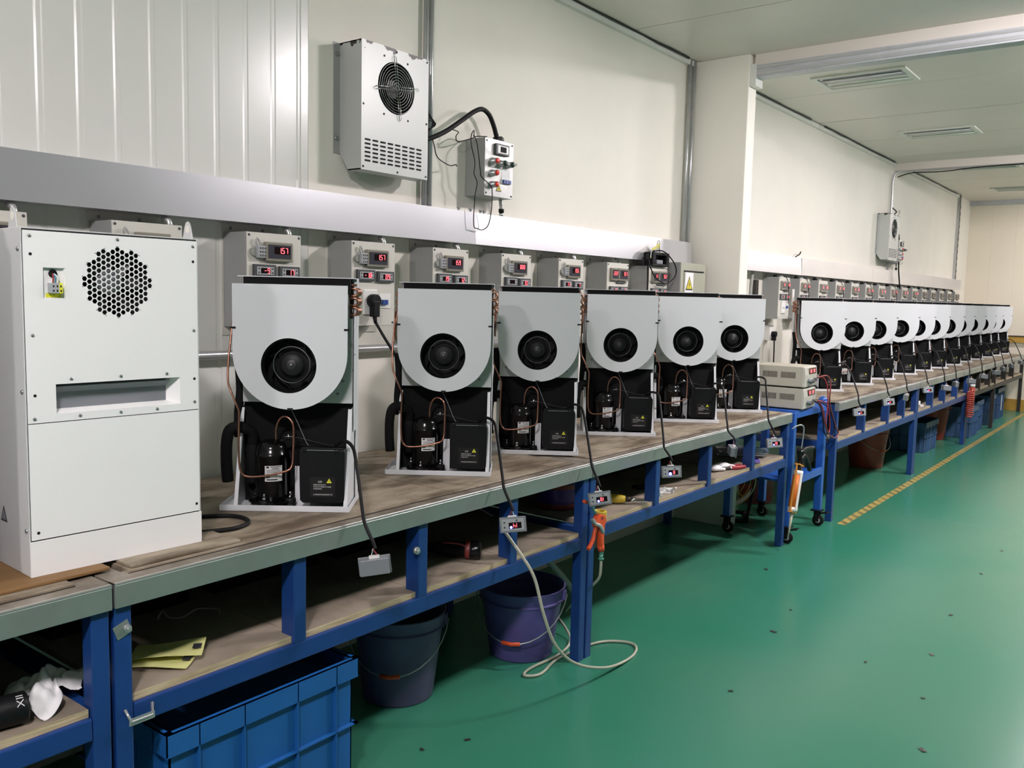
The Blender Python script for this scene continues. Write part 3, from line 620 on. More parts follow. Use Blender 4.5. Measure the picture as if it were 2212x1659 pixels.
def switch_box(Y, label, far=False):
    t = thing('switch_box', label, 'switch box', (0, Y, 1.876), math.pi/2)
    W_, H_, D_ = 0.203, 0.25, 0.11
    MB().box(0, W_, -D_, 0, 0, H_).build('enclosure', 'box_grey', t, bevel=0.003)
    MB().box(0, W_, -D_-0.003, -D_, 0, H_).build('front_panel', 'smudged_steel', t, bevel=0.001)
    y = -D_-0.003
    c = MB().box(0.062, 0.158, y-0.014, y, 0.184, 0.232).build('temperature_controller', 'ctrl_dark', t, bevel=0.003)
    MB().box(0.073, 0.147, y-0.0155, y-0.0138, 0.192, 0.224).build('face', 'white_plastic', c); MB().box(0.090, 0.132, y-0.0163, y-0.0153, 0.196, 0.220).build('screen', 'hole_black', c)
    for k, (x, z, m) in enumerate(((0.048, 0.152, 'red_button'), (0.048, 0.10, 'red_button'), (0.048, 0.05, 'red_button'), (0.105, 0.148, 'green_knob'), (0.158, 0.148, 'green_knob'))):
        b = MB().lathe([(0.016, 0), (0.016, -0.008), (0.0135, -0.010), (0.0135, -0.03), (0, -0.03)], (x, y, z), (0, 1, 0), 16).build('push_button' if 'red' in m else 'rotary_switch', 'galv', t)
        if 'red' in m: MB().lathe([(0.0115, -0.03), (0.0115, -0.036), (0.009, -0.039), (0, -0.039)], (x, y, z), (0, 1, 0), 16).build('cap', m, b)
        else: MB().lathe([(0.0125, -0.03), (0.0125, -0.035), (0, -0.035)], (x, y, z), (0, 1, 0), 16).box(x-0.0125, x+0.0125, y-0.048, y-0.034, z-0.004, z+0.004).build('knob', m, b)
    lb = MB().box(0.118, 0.178, y-0.001, y, 0.085, 0.122).build('label_plate', 'paper_white', t)
    br = MB().box(0.118, 0.182, y-0.004, y, 0.062, 0.085).build('breaker', 'white_plastic', t)
    for k in range(3): MB().box(0.123+k*0.019, 0.139+k*0.019, y-0.012, y-0.004, 0.064, 0.080).build('toggle', 'breaker_blue', br)
    tr = tri_sign(MB(), 0.100, 0.025, 0.042, y).build('warning_triangle', 'ink', t)
    tri_sign(MB(), 0.100, 0.0285, 0.032, y-0.0006).build('triangle', 'sign_yellow', tr); bolt_mark(MB(), 0.100, 0.028, 0.032, y-0.0012).build('lightning_mark', 'ink', tr)
    for x, z in ((0.012, 0.238), (0.192, 0.238), (0.012, 0.012), (0.192, 0.012)): screw(t, (x, y, z), SCREW_D)
    MB().cyl((0.13, -0.07, H_), (0.13, -0.07, H_+0.02), 0.016, 12).cyl((0.13, -0.07, H_+0.015), (0.13, -0.07, H_+0.035), 0.011, 12).build('cable_gland', 'black_plastic', t)
    MB().cyl((0.165, -0.06, H_), (0.165, -0.06, H_+0.015), 0.017, 12).sphere((0.172, -0.06, H_+0.016), 0.018, 8).build('cable_gland', 'ctrl_dark', t)
    f = MB(); flex(f, [(0.195, -0.05, 0.0), (0.2, -0.05, -0.02), (0.203, -0.05, -0.045)], 0.010, 8); f.build('flexible_conduit', 'flex_steel', t)
    MB().cyl((0.203, -0.05, -0.04), (0.203, -0.05, -0.055), 0.013, 10).build('coupling', 'black_plastic', t); MB().cyl((0.203, -0.05, -0.055), (0.203, -0.05, -0.079), 0.011, 10).build('coupling', 'chrome', t)
    return t
switch_box(3.036, 'grey switch box with red buttons beside the near wall cooler')
switch_box(9.93, 'small switch box with dark knobs beside the far wall cooler', far=True)
tag(MB().tube([(0.05, 2.66, 2.06), (0.06, 2.72, 2.072), (0.07, 2.817, 2.116), (0.07, 2.934, 2.187), (0.07, 3.01, 2.234), (0.07, 3.064, 2.253), (0.07, 3.112, 2.237), (0.07, 3.145, 2.196), (0.07, 3.164, 2.158)], 0.0105, 10, smooth_path=5).build('hose', 'rubber'), 'thick black hose arching from the near wall cooler into the switch box', 'hose')
tag(MB().tube([(0.05, 9.87, 2.16), (0.06, 9.92, 2.20), (0.07, 9.97, 2.21), (0.07, 10.04, 2.19), (0.07, 10.06, 2.158)], 0.013, 8, smooth_path=5).build('hose', 'rubber'), 'short black hose between the far wall cooler and its switch box', 'hose')
L_ = [(0.06, 3.02, 2.13), (0.10, 2.975, 2.145), (0.125, 2.93, 2.12), (0.13, 2.921, 2.08), (0.125, 2.954, 2.007), (0.125, 2.95, 1.957), (0.125, 2.972, 1.921), (0.12, 2.965, 1.861), (0.118, 2.962, 1.742), (0.118, 2.988, 1.726), (0.118, 3.026, 1.724), (0.12, 3.062, 1.75), (0.13, 3.069, 1.821), (0.13, 3.069, 1.902), (0.13, 3.052, 1.921), (0.125, 3.0, 1.95), (0.125, 2.992, 1.973), (0.125, 2.976, 2.05), (0.115, 2.977, 2.092), (0.06, 3.025, 2.134)]
tag(MB().tube(L_, 0.0022, 6, smooth_path=5).build('sensor_wire', 'rubber'), 'long thin black wire loop hanging over the side of the near switch box', 'wire')
tag(MB().tube([(0.08, 2.861, 2.131), (0.07, 2.906, 2.13), (0.07, 2.891, 2.109), (0.07, 2.907, 2.09), (0.07, 2.998, 2.118), (0.07, 3.03, 2.131), (0.07, 3.10, 2.14)], 0.0022, 6, smooth_path=5).build('sensor_wire', 'rubber'), 'short bent black wire running onto the near switch box', 'wire')
tag(MB().tube([(0.06, 2.755, 2.078), (0.07, 2.756, 2.05), (0.07, 2.777, 2.006), (0.07, 2.85, 1.983), (0.07, 2.894, 1.991), (0.07, 2.898, 1.984)], 0.0022, 6, smooth_path=5).build('sensor_wire', 'rubber'), 'loose black wire end dangling right of the near wall cooler', 'wire')
wbn = thing('wire_bundle', 'tangled bundle of thin black wires at the right side of the near wall cooler', 'wires', (0.06, 2.67, 2.15))
for k in range(5):
    MB().tube([(0, -0.01, 0.04-0.01*k), (0.015, 0.05+0.006*k, 0.02-0.006*k), (0.01, 0.07+0.004*k, -0.02), (0.0, 0.04, -0.06+0.004*k), (0, -0.005, -0.075)], 0.002, 5, smooth_path=5).build('wire', 'rubber', wbn)
tag(MB().tube([(0.14, 9.86, 1.895), (0.14, 9.88, 1.8), (0.14, 9.93, 1.7), (0.145, 9.96, 1.61)], 0.008, 6, smooth_path=4).build('cable', 'rubber'), 'black cable hanging from the far wall cooler over the trunking', 'cable')
wk = thing('wire_bundle', 'dark knotted wires on top of the far wall cooler', 'wires', (0.1, 9.70, 2.367))
MB().tube([(0, 0, 0), (0.02, 0.02, 0.03), (0.0, -0.03, 0.06), (0.0, -0.05, 0.065)], 0.006, 6, smooth_path=4).build('wire', 'rubber', wk); MB().tube([(0.0, 0.0, 0.0), (0.02, 0.06, 0.03), (0.02, 0.14, 0.055), (0.02, 0.15, 0.02), (0.02, 0.10, 0.012)], 0.004, 6, smooth_path=4).build('wire', 'grey_wire', wk)
wt = thing('wire_bundle', 'dark wires sticking up over the far trunking', 'wires', (0.05, 7.05, 1.797))
MB().tube([(0, 0, 0), (0.01, 0.06, 0.025), (0, 0.11, 0.03), (0, 0.14, 0.055)], 0.005, 6, smooth_path=4).build('wire', 'rubber', wt); MB().tube([(0, -0.04, 0.0), (0, 0.0, 0.025), (0, 0.05, 0.03)], 0.003, 6, smooth_path=4).build('wire', 'grey_wire', wt)
# ------------------------------------------------------------------ workbenches
def bench(y0, y1, posts, label, xf=0.82, paint='blue_paint', rail=(0.455, 0.505), apron='apron_steel', mid_legs=(), boards=None, midback=True):
    t = thing('workbench', label, 'workbench', (0, y0, 0)); L = y1-y0; lx = xf-0.012
    MB().box(xf-0.003, xf, 0, L, 0.738, 0.795).box(xf-0.03, xf-0.003, 0, 0.003, 0.738, 0.795).box(xf-0.03, xf-0.003, L-0.003, L, 0.738, 0.795).build('apron', apron, t, bevel=0.0025)
    MB().box(xf-0.07, xf-0.003, 0.0, L, 0.791, 0.795).box(0.02, xf-0.07, 0, 0.05, 0.791, 0.795).box(0.02, xf-0.07, L-0.05, L, 0.791, 0.795).build('rim', 'rim_steel', t)
    MB().prism([(xf-0.006, 0.7951), (xf+0.0002, 0.789), (xf+0.0005, 0.7895), (xf-0.0055, 0.7957)], 'y', 0.001, L-0.001).build('edge_glint_strip', 'edge_glint', t)  # thin bright bevel added to draw the highlight on the top edge
    e = boards or [0.055, L*0.5, L-0.055]
    MB().box(xf-0.0478, xf-0.0450, 0.056, L-0.056, 0.7951, 0.7962).build('joint_line', 'dark_steel', t)
    for a, b in zip(e[:-1], e[1:]): MB().box(0.03, xf-0.048, a+0.002, b-0.002, 0.779, 0.801).build('top_board', 'bench_wood', t, bevel=0.002)
    MB().box(0.02, 0.06, 0.0, L, 0.70, 0.779).box(0.06, lx-0.04, 0, 0.03, 0.71, 0.779).box(0.06, lx-0.04, L-0.03, L, 0.71, 0.779).build('top_frame', paint, t)
    for y in [0.0, L-0.044]+[m-0.022 for m in mid_legs]:
        MB().box(lx-0.042, lx, y+0.002, y+0.042, 0, 0.779).build('leg', paint, t, bevel=0.003); MB().box(0.03, 0.072, y+0.002, y+0.042, 0, 0.70).build('leg', paint, t, bevel=0.003)
        MB().box(0.072, lx-0.042, y+0.004, y+0.040, rail[0], rail[1]-0.002).build('cross_rail', paint, t)
    for p in posts:
        MB().box(lx-0.055, lx, p-y0-0.02, p-y0+0.02, rail[1], 0.779).build('post', paint, t, bevel=0.003)
        MB().box(0.072, lx-0.055, p-y0-0.015, p-y0+0.015, 0.745, 0.778).build('cross_bar', paint, t)
    MB().box(lx-0.04, lx, 0.044, L-0.044, rail[0], rail[1]).build('front_rail', paint, t, bevel=0.003); MB().box(0.03, 0.07, 0.044, L-0.044, rail[0], rail[1]).build('back_rail', paint, t)
    ed = [0.046]+[p-y0 for p in posts]+[L-0.046]
    for i, (a, b) in enumerate(zip(ed[:-1], ed[1:])):
        a2 = a+(0.0015 if i else 0); b2 = b-(0.0015 if i < len(ed)-2 else 0)
        s = MB().box(0.08, lx-0.014, a2, b2, rail[1]+0.0005, rail[1]+0.018).build('shelf_board', 'shelf_ply', t)
        MB().box(lx-0.014, lx-0.0125, a2, b2, rail[1]+0.0005, rail[1]+0.018).build('board_edge', 'ply_edge', s)
    return t
bench(-1.04, 0.945, [-0.55, -0.05, 0.43], 'blue workbench at the left picture edge, under the near side of the white cabinet')
b2 = bench(0.952, 2.876, [1.463, 1.935, 2.396], 'blue steel workbench holding the first three cooling units', boards=[0.06, 1.16, 1.87])
b3 = bench(2.884, 5.05, [3.441, 3.976, 4.525], 'blue steel workbench holding the fourth to sixth cooling units', rail=(0.478, 0.527))
bench(5.82, 7.975, [6.46, 7.09, 7.56], 'blue workbench just past the castored trolley', xf=0.85, rail=(0.478, 0.527))
bench(7.985, 10.145, [8.55, 9.05, 9.6], 'blue workbench further back with a red bucket beneath and a red coil at its end', xf=0.85, rail=(0.478, 0.527))
bench(10.155, 13.95, [10.8, 11.4, 12.5, 13.1], 'dark steel workbench against the far wall with blue crates beneath', xf=0.85, paint='dark_steel', rail=(0.478, 0.527), mid_legs=(1.62,))
# hinge plate, bracket and bolt fixed to the second bench
MB().cyl((0.809, 0.03, 0.685), (0.816, 0.03, 0.685), 0.0085, 14).cyl((0.815, 0.03, 0.685), (0.821, 0.03, 0.685), 0.005, 6).build('bolt', 'galv', b2)
MB().obox((0.8092, 0.02, 0.684), (0, 0.9, 0.35), (1, 0, 0), (0, -.35, .9), 0.018, 0.001, 0.016).build('patch_plate', 'apron_steel', b2)
MB().tube([(0.812, 0.02, 0.50), (0.830, 0.025, 0.475), (0.830, 0.075, 0.475), (0.812, 0.085, 0.495)], 0.004, 4).obox((0.83, 0.05, 0.475), (0, 1, 0), (1, 0, 0), (0, 0, 1), 0.03, 0.0012, 0.008).build('catch_plate', 'galv', b2)
MB().cyl((0.808, 1.90-0.952, 0.66), (0.818, 1.90-0.952, 0.66), 0.011, 14).cyl((0.818, 1.90-0.952, 0.66), (0.824, 1.90-0.952, 0.66), 0.006, 6).build('bolt', 'galv', b2)
tag(MB().bar((0.26, 2.52, 0.715), (0.40, 2.78, 0.533), 0.02, 0.006).build('metal_bar', 'fan_grey'), 'flat grey bar leaning inside the shelf bay behind a hanging controller', 'bar')
tag(MB().tube([(0.455, 2.965, 0.42), (0.48, 3.08, 0.29), (0.51, 3.2, 0.16), (0.53, 3.3, 0.014)], 0.014, 8, smooth_path=3).build('wooden_stick', 'fan_grey'), 'grey stick leaning under the bench behind the purple bucket', 'stick')
ba = tag(MB().box(0.25, 0.738, 0.30, 0.985, 0.8012, 0.809).build('loose_board', 'warm_wood', bevel=0.002), 'warm brown board under the left part of the tall white cabinet', 'board')
bb = tag(MB().box(0.20, 0.765, 1.02, 1.31, 0.8012, 0.809).build('loose_board', 'bench_wood', bevel=0.002), 'worn brown board under the right edge of the tall white cabinet', 'board')

# ------------------------------------------------------------------ tall white cabinet unit
cab = thing('cabinet_cooler', 'tall white cabinet cooling unit with honeycomb fan grille at the left', 'cooling unit', (0.693, 0.834, 0.8095), math.radians(87.4))
CW, CH, CD = 0.40, 0.745, 0.30
MB().box(0, 0.003, 0.002, CD, 0, CH).box(CW-0.003, CW, 0.002, CD, 0, CH).box(0.003, CW-0.003, CD-0.003, CD, 0, CH).box(0.003, CW-0.003, 0.002, CD-0.003, CH-0.003, CH).box(0.003, CW-0.003, 0.002, CD-0.003, 0, 0.003).box(0.003, CW-0.003, 0.10, 0.103, 0.32, CH-0.003).build('casing', 'cabinet_side', cab, bevel=0.001)
up = MB(); F0, F1 = 0.0, 0.0025
def tl(x0, x1, z0, z1): up.box(x0, x1, F0, F1, z0, z1)
tl(.004, .396, .333, .350); tl(.004, .062, .350, .414); tl(.349, .396, .350, .414); tl(.004, .396, .414, .553); tl(.004, .120, .553, .598); tl(.004, .042, .598, .663); tl(.087, .120, .598, .663); tl(.004, .120, .663, .719); tl(.286, .396, .553, .719); tl(.004, .396, .719, .739)
holed_plate(up, [(.120, .553), (.286, .553), (.286, .719), (.120, .719)], arc(.203, .636, .0805, 0, 360-7.5, 47), F0, F1)
up.build('upper_panel', 'cabinet_white', cab)
hx = MB(); p_, q_ = 0.0106, 0.01224
for i in range(-9, 10):
    for j in range(-9, 10):
        cx, cz = 0.203+i*p_, 0.636+j*q_+(q_/2 if i % 2 else 0); d = math.hypot(cx-0.203, cz-0.636)
        if d > 0.0855: continue
        O_ = [(cx+p_*0.6667*math.cos(math.radians(60*k)), cz+p_*0.6667*math.sin(math.radians(60*k))) for k in range(6)]
        if d > 0.0752: hx.prism(O_, 'y', 0.0002, 0.002); continue
        I_ = [(cx+0.0058*math.cos(math.radians(60*k)), cz+0.0058*math.sin(math.radians(60*k))) for k in range(6)]
        vs = [(x, 0.0002, z) for x, z in O_]+[(x, 0.0002, z) for x, z in I_]+[(x, 0.002, z) for x, z in I_]
        hx.add(vs, [(k, (k+1) % 6, 6+(k+1) % 6, 6+k) for k in range(6)]+[(6+k, 6+(k+1) % 6, 12+(k+1) % 6, 12+k) for k in range(6)])
hx.build('fan_grille', 'cabinet_white', cab)
MB().lathe([(0.082, 0.003), (0.082, 0.095), (0, 0.095)], (0.203, 0, 0.636), (0, 1, 0), 32).build('fan_duct', 'hole_black', cab)
fi = MB().lathe([(0, 0.03), (0.025, 0.032), (0.03, 0.04), (0.03, 0.07)], (0.203, 0, 0.636), (0, 1, 0), 20).build('fan', 'ctrl_mid', cab)
for k in range(7):
    a = 2*math.pi*k/7; c, s = math.cos(a), math.sin(a)
    MB().obox((0.203+c*0.053, 0.05, 0.636+s*0.053), (c, 0, s), (-s*.8, .6, c*.8), (s*.6, .8, -c*.6), 0.024, 0.017, 0.001).build('blade', 'ctrl_dark', fi)
MB().box(.004, .396, F0, F1, .080, .331).build('lower_panel', 'cabinet_white', cab)
MB().box(.0, .40, -0.001, 0.002, 0.0, .077).build('plinth', 'cabinet_white', cab)
for z0, z1 in ((.076, .081), (.3305, .3335), (.7385, .7425)): MB().box(.005, .395, 0.0018, 0.0035, z0, z1).build('gap', 'hole_black', cab)
lo = MB()   # recessed outlet: sloping floor and dark louvre
lo.add([(.062, .0025, .350), (.349, .0025, .350), (.330, .035, .357), (.066, .035, .357)], [(0, 1, 2, 3)]).add([(.349, .0025, .350), (.349, .0025, .414), (.330, .035, .410), (.330, .035, .357)], [(0, 1, 2, 3)]).add([(.062, .0025, .350), (.062, .0025, .414), (.066, .035, .410), (.066, .035, .357)], [(0, 3, 2, 1)]).add([(.062, .0025, .414), (.349, .0025, .414), (.330, .035, .410), (.066, .035, .410)], [(0, 1, 2, 3)])
lo.build('outlet_recess', 'cabinet_white', cab)
MB().box(.066, .330, .034, .036, .357, .410).build('outlet_back', 'ctrl_mid', cab); MB().obox((.198, .028, .3985), (1, 0, 0), (0, .8, -.6), (0, .6, .8), .132, .014, .001).build('outlet_vane', 'ctrl_mid', cab)
MB().box(.042, .087, .007, .009, .598, .663).box(.042, .0435, .0025, .007, .598, .663).box(.0855, .087, .0025, .007, .598, .663).box(.042, .087, .0025, .007, .598, .5995).box(.042, .087, .0025, .007, .6615, .663).build('connector_recess', 'cabinet_white', cab)
MB().lathe([(0, .006), (.0065, .006), (.0085, .004), (.009, .007)], (.0645, 0, .651), (0, 1, 0), 18).build('grommet', 'rubber', cab)
tb = MB().box(.053, .071, -.010, .006, .609, .631).build('terminal_block', 'ctrl_grey', cab, bevel=.001)
MB().box(.071, .078, -.010, .006, .609, .631).build('earth_terminal', 'warn_yellow', cab, bevel=.001)
sl = MB()
for i in range(3):
    for j in range(2): sl.box(.0575+i*.0075, .0605+i*.0075, -.0106, -.0098, .6125+j*.0095, .6165+j*.0095)
sl.build('slots', 'hole_black', tb)
for x, m in ((.0615, 'red_wire'), (.0660, 'blue_wire'), (.0705, 'paper_white')): MB().tube([(.0645+(x-.066)*.3, .004, .650), (x, -.003, .643), (x, -.001, .631)], .0016, 6, smooth_path=4).build('wire', m, cab)
MB().box(.049, .081, .0062, .007, .6, .609).build('sticker', 'warn_yellow', cab)
for u, v in ((.017, .728), (.203, .731), (.386, .726), (.018, .52), (.386, .525), (.095, .424), (.205, .424), (.315, .424), (.386, .352), (.112, .342), (.203, .342), (.29, .342), (.017, .342)): screw(cab, (u, F0, v), SCREW, sc=.85)
for u, v in ((.018, .690), (.386, .690), (.019, .392), (.386, .408), (.018, .095), (.388, .098)): MB().cyl((u, -.0004, v), (u, .0, v), .0034, 12).build('bolt_hole', 'hole_black', cab)
for z in (.10, .40, .70): screw(cab, (0.0, .015, z), SCREW, rot=(0, 0, -math.pi/2), sc=1.1)
lug = [(.0, .0), (.045, .0), (.036, .03), (.03, .04), (.0225, .043), (.015, .04), (.009, .03)]
for x in (0.001, CW-0.003):
    o = MB().prism([(0.02+a, CH+b) for a, b in lug], 'x', x, x+0.002).build('lifting_lug', 'cabinet_side', cab)
    MB().cyl((x-0.0004, 0.0425, CH+0.024), (x+0.0024, 0.0425, CH+0.024), 0.009, 16).build('eye', 'wall_white', o)
w_ = MB().prism([(0.12, 0.10), (0.155, 0.10), (0.1375, 0.135)], 'x', -0.0008, 0.0).build('warning_triangle', 'ink', cab)
MB().prism([(0.126, 0.1035), (0.149, 0.1035), (0.1375, 0.1265)], 'x', -0.0014, -0.0006).build('triangle', 'ctrl_mid', w_)
nb = copy_tree(cab); nb.location = (0.68, 0.325, 0.8095); nb['label'] = 'second tall white cabinet standing left of the first, out of view'
ba2 = tag(MB().box(0.25, 0.738, -0.4, 0.29, 0.8012, 0.809).build('loose_board', 'warm_wood', bevel=0.002), 'brown board under the out-of-view second white cabinet', 'board')
tag(MB().tube([(0.60, 1.16, 0.8075), (0.62, 1.26, 0.8075), (0.66, 1.36, 0.8075), (0.63, 1.43, 0.8075), (0.55, 1.44, 0.8075), (0.48, 1.36, 0.8075), (0.45, 1.26, 0.8075)], 0.006, 8, smooth_path=6).build('extension_cable', 'rubber'), 'black cable loop on the bench beside the tall white cabinet', 'cable')

# ------------------------------------------------------------------ opened cooling units
PZ0, PZ1, PHW = 0.295, 0.652, 0.163
def make_unit():
    t = thing('cooling_unit', '', 'cooling unit')
    MB().box(-.2, .172, 0, .2, 0, .003).box(-.2, .172, 0, .002, .003, .017).box(-.2, -.198, .002, .2, .003, .017).box(.170, .172, .002, .2, .003, .017).box(-.198, .17, .198, .2, .003, .017).build('base_tray', 'unit_white', t, bevel=.0008)
    for s in (-1, 1):
        x = s*.162
        g = MB().prism([(.014, .003), (.19, .003), (.19, .30), (.10, .288)], 'x', x-.001, x+.001)
        g.obox((x-s*.004, .057, .1455), (1, 0, 0), (0, .286, 0.958), (0, -.958, .286), .0055, .1487, .001).build('side_bracket', 'unit_white', t)
    MB().box(-.166, .166, .192, .194, .003, .673).box(-.168, -.166, .150, .194, .003, .673).box(.166, .168, .150, .194, .003, .673).box(-.168, -.155, .15, .152, .3, .673).box(.155, .168, .15, .152, .3, .673).build('back_panel', 'unit_white', t)
    MB().box(.166, .1675, .112, .150, .45, .664).box(.166, .1675, .112, .150, .22, .448).build('side_flange', 'unit_white', t)
    MB().box(-.168, .168, .088, .196, .673, .6755).build('top_cap', 'unit_white', t)
    MB().box(-.152, .158, .092, .108, .628, .6727).build('foam_strip', 'black_foam', t)
    MB().box(-.156, .165, .094, .096, .306, .556).box(-.156, .156, .096, .19, .306, .308).build('mid_panel', 'sheet_zinc', t)
    MB().box(-.158, .158, .118, .122, .004, .3045).build('liner', 'black_foam', t)
    # U shaped fan plate
    out = [(-PHW, PZ1)]+[(PHW*math.cos(math.radians(a)), PZ0+PHW+PHW*math.sin(math.radians(a))) for a in range(180, 361, 6)]+[(PHW, PZ1)]
    fp = holed_plate(MB(), out, arc(-.004, .421, .079, 0, 360-6, 59), .014, .016).build('fan_plate', 'unit_white', t)
    k = .150/PHW; inn = [(x*k, PZ0+PHW+(z-PZ0-PHW)*k) for x, z in out]
    n = len(inn); hs = MB(); hs.add([(x, .016, z) for x, z in inn]+[(x, .086, z) for x, z in inn], [(i, (i+1) % n, n+(i+1) % n, n+i) for i in range(n)]+[tuple(range(n, 2*n))])
    hs.build('fan_housing', 'black_plastic', t)
    MB().lathe([(.0795, -.0005), (.0785, .0), (.074, .012), (.073, .02)], (-.004, .0145, .421), (0, 1, 0), 40).build('inlet_ring', 'black_plastic', t)
    im = MB().lathe([(.0525, .0500), (.0535, .0512), (.0535, .056), (.0525, .060), (.0518, .056), (.0525, .050)], (-.004, 0, .421), (0, 1, 0), 40).build('impeller', 'ctrl_grey', t)
    MB().lathe([(0, .046), (.012, .046), (.016, .048), (.020, .052), (.028, .054), (.034, .062), (.037, .074), (.052, .08)], (-.004, 0, .421), (0, 1, 0), 32).build('hub', 'dark_fan', im)
    bl = MB()
    for i in range(7):
        a = 2*math.pi*i/7; c, s = math.cos(a), math.sin(a); b_ = a+.9
        bl.obox((-.004+c*.062, .068, .421+s*.062), (math.cos(b_), 0, math.sin(b_)), (0, 1, 0), (-math.sin(b_), 0, math.cos(b_)), .016, .012, .0008)
    bl.build('blades', 'black_plastic', im)
    screw(im, (-.004, .0455, .421), SCREW, sc=.9)
    for x, z in ((0, .2965), (-PHW+.002, .527), (PHW-.002, .527)): MB().box(x-.008, x+.008, .0125, .018, z-.003, z+.003).build('edge_clip', 'hole_black', t)
    MB().box(-.15, .15, .098, .186, .56, .645).build('coil_fins', 'sheet_zinc', t)
    MB().box(.150, .152, .096, .188, .555, .65).box(-.152, -.150, .096, .188, .555, .65).build('coil_end_plate', 'sheet_zinc', t)
    ub = MB().tube([(.150, 0, -.0105), (.160, 0, -.0105)]+[(.162+.0105*math.cos(math.radians(a)), 0, .0105*math.sin(math.radians(a))) for a in range(-80, 81, 20)]+[(.160, 0, .0105), (.150, 0, .0105)], .0038, 7).mesh('return_bend', 'copper')
    for r, z in enumerate((.578, .606, .634)):
        for d in range(4):
            for s in (1, -1):
                o = bpy.data.objects.new('return_bend', ub); COL.objects.link(o); o.parent = t; o.location = (0.006 if s > 0 else -.006, .106+d*.02, z); o.scale = (s, 1, 1)
    for z in (.655,): MB().cyl((.15, .11, z), (.172, .11, z), .0035, 8).cyl((.15, .13, z), (.172, .13, z), .0035, 8).build('coil_tube', 'copper', t)
    # compressor
    cx, cy = -.067, .070
    cp = MB().lathe([(0, .018), (.044, .018), (.047, .024), (.047, .150), (.0485, .152), (.0485, .158), (.046, .160), (.044, .176), (.036, .190), (.022, .197), (0, .199)], (cx, cy, 0), n=32).build('compressor', 'black_paint', t)
    MB().prism([(cx-.06, cy-.03), (cx-.02, cy-.062), (cx+.02, cy-.062), (cx+.055, cy-.03), (cx+.062, cy+.02), (cx+.01, cy+.048), (cx-.05, cy+.045)], 'z', .018, .022).build('base_plate', 'black_paint', cp)
    for fx, fy in ((cx-.01, cy-.048), (cx-.052, cy+.02), (cx+.056, cy-.008)):
        MB().lathe([(.016, .003), (.017, .009), (.013, .011), (.017, .014), (.016, .026), (0, .026)], (fx, fy, 0), n=14).build('rubber_foot', 'rubber', cp)
        MB().cyl((fx, fy, .026), (fx, fy, .034), .007, 6).cyl((fx, fy, .034), (fx, fy, .046), .0035, 8).build('mounting_bolt', 'chrome', cp)
    lb = MB(); n = 10; R = .0476; a0, a1 = math.radians(-100), math.radians(-38)
    A = [a0+(a1-a0)*i/n for i in range(n+1)]
    lb.add([(cx+R*math.cos(a), cy+R*math.sin(a), z) for z in (.082, .128) for a in A], [(i, i+1, n+2+i, n+1+i) for i in range(n)], True).build('nameplate', 'paper_white', cp)
    pr = MB()
    def onlab(u0, u1, z0, z1):     # printed patch on the curved label
        m = 4; AA = [a0+(a1-a0)*(u0+(u1-u0)*i/m) for i in range(m+1)]
        pr.add([(cx+(R+.0003)*math.cos(a), cy+(R+.0003)*math.sin(a), z) for z in (z0, z1) for a in AA], [(i, i+1, m+2+i, m+1+i) for i in range(m)])
    onlab(.08, .24, .121, .1265); onlab(.32, .92, .1235, .1255); onlab(.38, .80, .1185, .1205)
    for z in (.1145, .1110, .1075): onlab(.10, .88, z, z+.0012)
    onlab(.08, .27, .0930, .1045); onlab(.10, .70, .0855, .0890)
    pr.build('nameplate_print', 'ink', cp)
    pw = MB()
    m_ = (R+.0006)
    pw.add([(cx+m_*math.cos(a0+(a1-a0)*u), cy+m_*math.sin(a0+(a1-a0)*u), z) for u, z in ((.11, .0965), (.24, .0965), (.175, .1035))], [(0, 1, 2)])
    pw.build('logo', 'paper_white', cp)
    # CE mark
    vs, fs = letters('CE', .0075)
    if vs: MB().add([(cx+(R+.0004)*math.cos(a0+(a1-a0)*(.52+v[0]/.051)), cy+(R+.0004)*math.sin(a0+(a1-a0)*(.52+v[0]/.051)), .0965+v[1]) for v in vs], fs).build('ce_mark', 'ink', cp)
    MB().lathe([(0, .06), (.017, .062), (.019, .07), (.019, .175), (.012, .188), (0, .19)], (cx-.062, cy+.028, 0), n=16).build('accumulator', 'black_foam', t)
    MB().tube([(cx-.062, cy+.028, .18), (-.128, .085, .215), (-.155, .06, .235), (-.182, .05, .228), (-.192, .05, .19), (-.193, .05, .13), (-.190, .052, .075)], .0165, 10, smooth_path=4).build('insulated_pipe', 'black_foam', t)
    MB().tube([(-.172, .10, .20), (-.172, .10, .27), (-.168, .11, .34), (-.175, .12, .42)], .013, 8, smooth_path=3).build('insulated_pipe', 'black_foam', t)
    MB().tube([(-.052, .062, .196), (-.050, .058, .235), (-.038, .052, .262), (-.020, .047, .270), (-.003, .043, .258), (.004, .040, .232), (.004, .034, .165), (.002, .028, .130), (-.012, .020, .115), (-.07, .014, .101), (-.118, .012, .098), (-.138, .012, .108), (-.146, .013, .14), (-.147, .014, .22), (-.145, .013, .282), (-.152, .013, .305), (-.172, .02, .350), (-.181, .03, .375), (-.184, .05, .44), (-.180, .09, .57)], .0030, 8, smooth_path=4).build('copper_pipe', 'copper', t)
    MB().tube([(-.177, .08, .47), (-.178, .075, .50), (-.172, .09, .585)], .0030, 8, smooth_path=3).build('copper_pipe', 'copper', t)
    MB().tube([(-.030, .05, .208), (-.014, .048, .212), (.0, .05, .211)], .0016, 6).tube([(-.013, .048, .204), (-.013, .048, .219)], .0016, 6).build('service_valve', 'chrome', t)
    MB().box(-.004, .020, .095, .098, .003, .115).build('white_bracket', 'unit_white', t)
    # electrical box
    eb = MB().prism([(.026, .030), (.034, .022), (.146, .022), (.154, .030), (.156, .170), (.152, .178), (.028, .178), (.024, .170)], 'y', .020, .085).build('electrical_box', 'black_plastic', t, bevel=.002)
